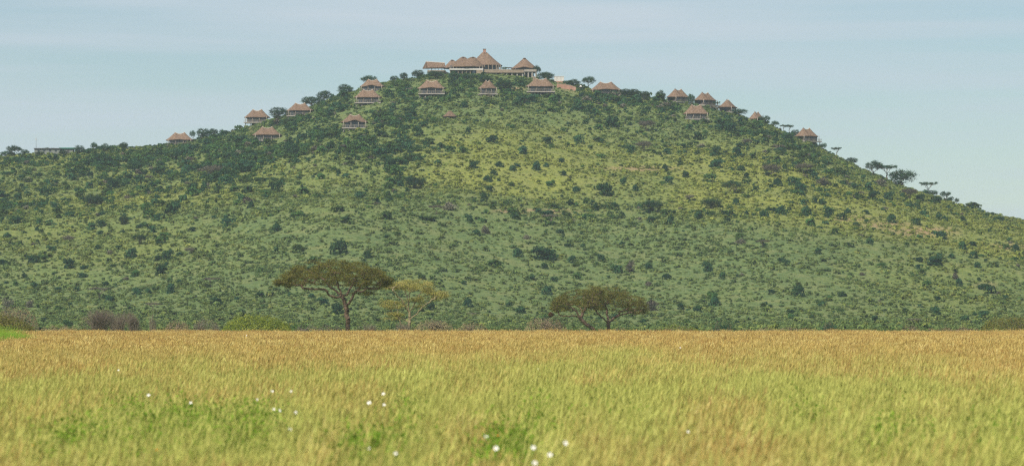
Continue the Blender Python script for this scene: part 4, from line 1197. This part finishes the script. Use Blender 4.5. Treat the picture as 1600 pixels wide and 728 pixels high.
# ------------------------------------------------------------------ the grass field
def ribbon(base, tip_off, h, wd, bend, levels=4):
    """many blades at once -> verts, quads, height attr"""
    n = len(base)
    t = np.linspace(0, 1, levels)
    a = rng.uniform(0, np.pi, n); side = np.stack([np.cos(a), np.sin(a) * 0.5, 0 * a], 1)
    V = []
    for q in t:
        c = base + np.stack([tip_off[:, 0] * q ** bend, tip_off[:, 1] * q ** bend, h * (q - 0.10 * q ** 3)], 1)
        w_ = (wd * (1 - q ** 1.6) + 0.0008)[:, None]
        V += [c - side * w_, c + side * w_]
    V = np.stack(V, 1).reshape(-1, 3)
    b = (np.arange(n) * 2 * levels)[:, None]
    Fq = np.concatenate([np.stack([b[:, 0] + 2 * i, b[:, 0] + 2 * i + 1, b[:, 0] + 2 * i + 3, b[:, 0] + 2 * i + 2], 1) for i in range(levels - 1)])
    ht = np.tile(np.repeat(t, 2), n)
    return V, Fq, ht
def tuft(nb, nh, spread, h, wb, wh, hl):
    b = np.stack([rng.normal(0, spread, nb), rng.normal(0, spread, nb), np.zeros(nb)], 1)
    hh = h * rng.uniform(0.45, 0.92, nb)
    off = rng.normal(0, 0.16, (nb, 2)) + np.array([0.07, 0])
    V1, F1, t1 = ribbon(b, off * hh[:, None] * 1.5, hh, np.full(nb, wb), 1.8)
    b = np.stack([rng.normal(0, spread, nh), rng.normal(0, spread, nh), np.zeros(nh)], 1)
    hh = h * rng.uniform(0.82, 1.14, nh); off = (rng.normal(0, 0.10, (nh, 2)) + np.array([0.10, 0])) * hh[:, None]
    V2, F2, t2 = ribbon(b, off, hh, np.full(nh, wb * 0.45), 1.7, 3)
    # seed heads continue the stalk, nodding with the wind
    top = b + np.stack([off[:, 0], off[:, 1], hh * 0.9], 1)
    d = np.stack([off[:, 0] * 1.8 + 0.05, off[:, 1] * 1.8, 0.8 * hh], 1); d /= np.linalg.norm(d, axis=1)[:, None]
    L_ = hl * rng.uniform(0.6, 1.3, nh)
    V3, F3 = [], []
    for k_ in range(2):
        a = rng.uniform(0, 3.14, nh) + k_ * 1.57
        sd_ = np.stack([np.cos(a), np.sin(a), 0 * a], 1) * wh
        p0 = top - d * 0.01; p1 = top + d * (L_ * 0.45)[:, None]; p2 = top + d * L_[:, None]
        q = np.stack([p0, p1 - sd_, p2, p1 + sd_], 1).reshape(-1, 3)
        V3.append(q)
    V3 = np.concatenate(V3); F3 = np.arange(len(V3)).reshape(-1, 4)
    V, Fs = merge([(V1, F1), (V2, F2), (V3, F3)])
    hgt = np.concatenate([t1 * 0.8, 0.55 + 0.4 * t2, np.ones(len(V3))])
    head = np.concatenate([np.zeros(len(V1)), 0.35 * t2, np.ones(len(V3))])
    return np_mesh('grass_tuft', V, Fs, [M['grass']], attrs={'hgt': hgt, 'head': head})

k = NM('savanna_grass')
tint = k.attr('tint', 'INSTANCER')
rnd = k.n('ShaderNodeObjectInfo').outputs['Random']
nn = k.noise(1.2, 3)
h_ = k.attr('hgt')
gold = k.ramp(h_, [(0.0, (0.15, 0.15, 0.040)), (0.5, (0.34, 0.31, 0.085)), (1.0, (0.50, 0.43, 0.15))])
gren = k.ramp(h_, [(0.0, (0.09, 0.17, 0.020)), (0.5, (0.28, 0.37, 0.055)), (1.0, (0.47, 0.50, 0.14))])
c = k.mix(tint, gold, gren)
hd = k.ramp(rnd, [(0.0, (0.38, 0.22, 0.085)), (0.35, (0.52, 0.34, 0.115)), (0.7, (0.60, 0.45, 0.15)), (1.0, (0.66, 0.55, 0.25))])
c = k.mix(k.math('MULTIPLY', k.attr('head'), k.math('SUBTRACT', 1.0, k.math('MULTIPLY', tint, 0.85))), c, hd)
v = k.n('ShaderNodeHueSaturation'); k.l(c, v.inputs['Color'])
k.l(k.math('ADD', k.math('MULTIPLY', nn, 0.5), k.math('ADD', k.math('MULTIPLY', rnd, 0.3), 0.62)), v.inputs['Value'])
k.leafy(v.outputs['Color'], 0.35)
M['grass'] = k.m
NEAR = [tuft(38, 12, 0.10, 0.92, 0.0042, 0.007, 0.13) for _ in range(8)]
FAR = [tuft(26, 20, 0.24, 0.92, 0.010, 0.014, 0.17) for _ in range(8)]
def field(D0, D1, dens, margin):
    area = 0.5 * (0.27 * D0 + 2 * margin + 0.27 * D1 + 2 * margin) * (D1 - D0)
    n = int(area * dens)
    y = rng.uniform(D0, D1, n * 2); hw = 0.135 * y + margin
    keep = rng.random(n * 2) < hw / hw.max()
    y = y[keep]; hw = hw[keep]; x = rng.uniform(-1, 1, len(y)) * hw
    return x[:n], y[:n]
def greenness(x, y):
    pyt = HOR + 1.6 * F / y; pxx = 800 + F * x / y
    n = 0.45 * vnoise(x, y * 0.35, 0.9, 3) + 0.35 * vnoise(x, y * 0.25, 3.2, 4) + 0.2 * vnoise(x, y, 0.35, 5)
    base = np.interp(pyt, [517, 545, 580, 620, 680, 740], [0.12, 0.30, 0.60, 0.84, 0.92, 0.80])
    g_ = base + (n - 0.5) * 2.0 * sstep(505, 600, pyt)
    for cx, cy, rx, ry in ((280, 685, 170, 50), (640, 640, 40, 60), (850, 640, 60, 70), (1010, 640, 70, 40), (1380, 680, 80, 40), (1250, 640, 50, 50), (1560, 690, 60, 40), (600, 715, 60, 25), (800, 710, 40, 25), (820, 700, 30, 30), (960, 560, 60, 14)):
        g_ += 0.55 * blob(pxx, pyt, cx, cy, rx, ry)
    for cx, cy, rx, ry in ((1120, 712, 60, 25), (480, 690, 40, 30), (1060, 650, 30, 30), (900, 705, 40, 30), (1400, 725, 120, 12)):
        g_ -= 0.3 * blob(pxx, pyt, cx, cy, rx, ry)
    return np.clip(g_, 0, 1)
def height_mod(x, y): return 0.84 + 0.20 * vnoise(x, y, 7, 6) + 0.14 * vnoise(x, y, 1.3, 7)
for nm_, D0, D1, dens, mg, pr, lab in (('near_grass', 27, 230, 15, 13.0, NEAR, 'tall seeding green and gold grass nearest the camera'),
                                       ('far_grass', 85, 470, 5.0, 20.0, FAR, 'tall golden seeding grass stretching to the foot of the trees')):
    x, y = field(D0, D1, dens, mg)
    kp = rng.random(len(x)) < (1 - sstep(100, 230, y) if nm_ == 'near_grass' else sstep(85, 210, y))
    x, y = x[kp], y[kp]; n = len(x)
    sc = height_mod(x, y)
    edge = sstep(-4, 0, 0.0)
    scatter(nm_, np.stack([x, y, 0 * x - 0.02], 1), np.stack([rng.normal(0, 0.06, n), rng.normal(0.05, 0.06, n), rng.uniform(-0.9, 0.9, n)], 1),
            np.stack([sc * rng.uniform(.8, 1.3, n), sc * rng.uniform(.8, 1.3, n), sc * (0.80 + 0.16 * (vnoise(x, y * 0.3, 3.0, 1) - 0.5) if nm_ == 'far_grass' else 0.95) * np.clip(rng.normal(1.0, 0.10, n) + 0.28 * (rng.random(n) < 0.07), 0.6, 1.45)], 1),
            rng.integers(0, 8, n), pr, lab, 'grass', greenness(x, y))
    print(nm_, n)

# bright green tall grass patch at the left edge
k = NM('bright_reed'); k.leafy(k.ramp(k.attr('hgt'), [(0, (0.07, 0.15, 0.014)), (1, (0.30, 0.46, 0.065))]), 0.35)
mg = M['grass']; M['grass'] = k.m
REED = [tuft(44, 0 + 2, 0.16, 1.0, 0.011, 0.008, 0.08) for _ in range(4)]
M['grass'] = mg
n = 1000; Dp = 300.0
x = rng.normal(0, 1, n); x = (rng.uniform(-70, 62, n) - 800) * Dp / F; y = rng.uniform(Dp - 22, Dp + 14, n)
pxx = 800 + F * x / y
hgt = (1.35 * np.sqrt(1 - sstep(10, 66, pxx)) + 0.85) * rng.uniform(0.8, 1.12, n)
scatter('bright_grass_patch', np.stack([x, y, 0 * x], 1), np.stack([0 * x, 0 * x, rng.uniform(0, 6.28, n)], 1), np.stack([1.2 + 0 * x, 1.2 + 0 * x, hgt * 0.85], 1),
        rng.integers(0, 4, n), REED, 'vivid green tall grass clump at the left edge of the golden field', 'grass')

# broad-leaved herbs among the near grass
k = NM('herb_leaf'); k.leafy(k.ramp(k.noise(6, 2), [(0.3, (0.08, 0.17, 0.016)), (0.7, (0.25, 0.38, 0.045))]), 0.35)
def herb():
    C = rng.normal(0, 1, (120, 3)) * np.array([0.14, 0.14, 0.15]) + np.array([0, 0, 0.70])
    ps = [cards(C, C - np.array([0, 0, 0.3]), 0.027, 0.6, (0.35, 0.65)), bars(np.zeros((6, 3)), C[:6], 0.005, 0.003, 4)]
    V, Fs = merge(ps); return np_mesh('herb', V, Fs, [k.m])
HERB = [herb() for _ in range(5)]
HP = []
for cx, cy, rx, ry, n in ((795, 722, 28, 20, 75), (575, 722, 30, 16, 60), (300, 675, 75, 34, 95), (400, 672, 30, 36, 40), (150, 700, 80, 26, 44), (640, 660, 16, 30, 14), (850, 640, 24, 30, 18),
                          (1380, 690, 60, 26, 24), (1270, 645, 30, 20, 10), (1560, 700, 40, 26, 16), (960, 650, 60, 20, 12), (240, 640, 60, 20, 12)):
    pxr = rng.normal(cx, rx * 0.6, n); pyr = rng.normal(cy, ry * 0.6, n)
    D = (CAMZ - 0.80) * F / (np.maximum(pyr, 560) - HOR)
    HP.append(np.stack([(pxr - 800) / F * D, D, 0 * D], 1))
HP = np.concatenate(HP); n = len(HP)
sc = rng.uniform(0.85, 1.25, n)
scatter('leafy_herbs', HP, np.stack([0 * sc, 0 * sc, rng.uniform(0, 6.28, n)], 1), np.stack([sc, sc, sc], 1), rng.integers(0, 5, n), HERB,
        'broad-leaved bright green herbs in patches among the near grass', 'herbs')

# ------------------------------------------------------------------ flowers
def flower_meshes(petal_mat, r):
    a0 = rng.uniform(0, 6.28); Vs, Fs = [], []
    for i in range(6):
        a = a0 + i * math.pi / 3
        d = np.array([math.cos(a), math.sin(a), 0]); e = np.array([-math.sin(a), math.cos(a), 0])
        pts = [d * 0.12 * r, d * 0.6 * r - e * 0.36 * r + [0, 0, 0.16 * r], d * r + [0, 0, 0.30 * r], d * 0.6 * r + e * 0.36 * r + [0, 0, 0.16 * r], d * 0.65 * r + [0, 0, 0.05 * r]]
        b = len(Vs); Vs += [np.array(p, float) for p in pts]; Fs += [(b, b + 1, b + 4), (b + 1, b + 2, b + 4), (b + 2, b + 3, b + 4), (b + 3, b, b + 4)]
    return np_mesh('petals', np.array(Vs), np.array(Fs), [petal_mat])
def flower(px, py, wpx, colour, label, z=0.98):
    D = (CAMZ - z) * F / (py - HOR); r = wpx * D / F / 2 * 0.88
    root = link(colour + '_flower', None, loc=((px - 800) / F * D, D, 0)); tag(root, label, 'flower', colour + ' flowers in the grass')
    lean = rng.uniform(-0.05, 0.05)
    P = [(lean * 1.5, 0, 0), (lean, 0, z * 0.5), (0, 0, z)]
    part('stem', bars(P[:-1], P[1:], 0.004, 0.003, 5), M['stem'], root)
    pm = flower_meshes(M['petal'] if colour == 'white' else M['opetal'], r)
    f = link('petals', pm, root, loc=(0, 0, z)); f.rotation_euler = (math.radians(62), rng.uniform(-0.4, 0.4), rng.uniform(-0.4, 0.4))
    pm2 = flower_meshes(M['petal'] if colour == 'white' else M['opetal'], r * 0.72)
    f2 = link('inner_petals', pm2, root, loc=(0, -r * 0.15, z + r * 0.05)); f2.rotation_euler = (math.radians(70), 0.5, 0.3)
    cmesh = np_mesh('flower_centre', *cylinder(0, 0, 0.02 * r, 0.2 * r, 0.16 * r, 8), [M['yellow']])
    link('flower_centre', cmesh, f2)
FL = [(185, 578, 4, 'tiny white flower furthest left in the grass'), (232, 617, 6.5, 'white flower alone at left, upper of two'), (298, 629, 6, 'white flower at left beside green weeds'),
      (402, 624, 5.5, 'leftmost white flower of the left cluster'), (425, 611, 6.5, 'white flower at the top left of the left cluster'), (455, 611, 5.5, 'white flower at the top right of the left cluster'),
      (428, 639, 5, 'small white flower low in the left cluster, left of its neighbour'), (436.5, 641, 6.5, 'white flower low in the left cluster, touching a smaller one'),
      (462, 644, 6.5, 'rightmost white flower of the left cluster'), (453, 670, 7, 'white flower lowest of the left cluster'),
      (599, 615, 7, 'faint white flower topmost of the middle trio'), (577, 629, 8.5, 'large white flower left in the middle trio'), (600, 632, 6, 'small bright white flower right in the middle trio'),
      (576, 700, 6, 'faint white flower near the bottom, left of centre'), (618, 708, 7, 'faint white flower at the bottom, below the middle trio'),
      (759.5, 682, 10, 'large white flower upper left of the bottom centre cluster'), (775, 700, 10, 'white flower just above the bottom green herbs'),
      (833, 699, 10, 'white flower over the herbs, left of the brightest one'), (883, 692, 11, 'brightest white flower, right end of the bottom cluster'),
      (859, 710, 10, 'white flower below and left of the brightest one'), (835.5, 723, 10, 'white flower at the bottom edge of the photo'),
      (1075, 674, 5.5, 'single white flower far right of the others'), (1063, 543, 3, 'speck of a white flower in the far golden grass right of centre'),
      (840, 576, 3, 'speck of a white flower below the broad acacia pair'), (385, 524, 2.6, 'speck of a white flower near the bright green mound')]
for (a, b, c_, lb) in FL: flower(a, b, c_, 'white', lb, z=1.12)
for (a, b, c_, lb) in ((777, 680, 5, 'small orange flower beside two large white ones'), (52, 695, 6, 'orange flower low at the left'), (245, 702, 5, 'orange flower low, below the left green weeds')):
    flower(a, b, c_, 'orange', lb, z=0.98)

# ------------------------------------------------------------------ haze: one box of pale air round everything
hz = np_mesh('haze', *box(-9200, 9200, -9200, 9200, -1.0, 128.0))
mt = bpy.data.materials.new('haze'); mt.use_nodes = True; t_ = mt.node_tree; t_.nodes.clear()
oo = t_.nodes.new('ShaderNodeOutputMaterial'); pv = t_.nodes.new('ShaderNodeVolumePrincipled')
pv.inputs['Color'].default_value = (0.72, 0.84, 1.0, 1)
pv.inputs['Density'].default_value = 0.000078
pv.inputs['Anisotropy'].default_value = 0.2
t_.links.new(pv.outputs[0], oo.inputs['Volume'])
hz.materials.append(mt)
tag(link('haze', hz), 'thin blue haze filling the air over the plain and hill', 'haze', kind='stuff')
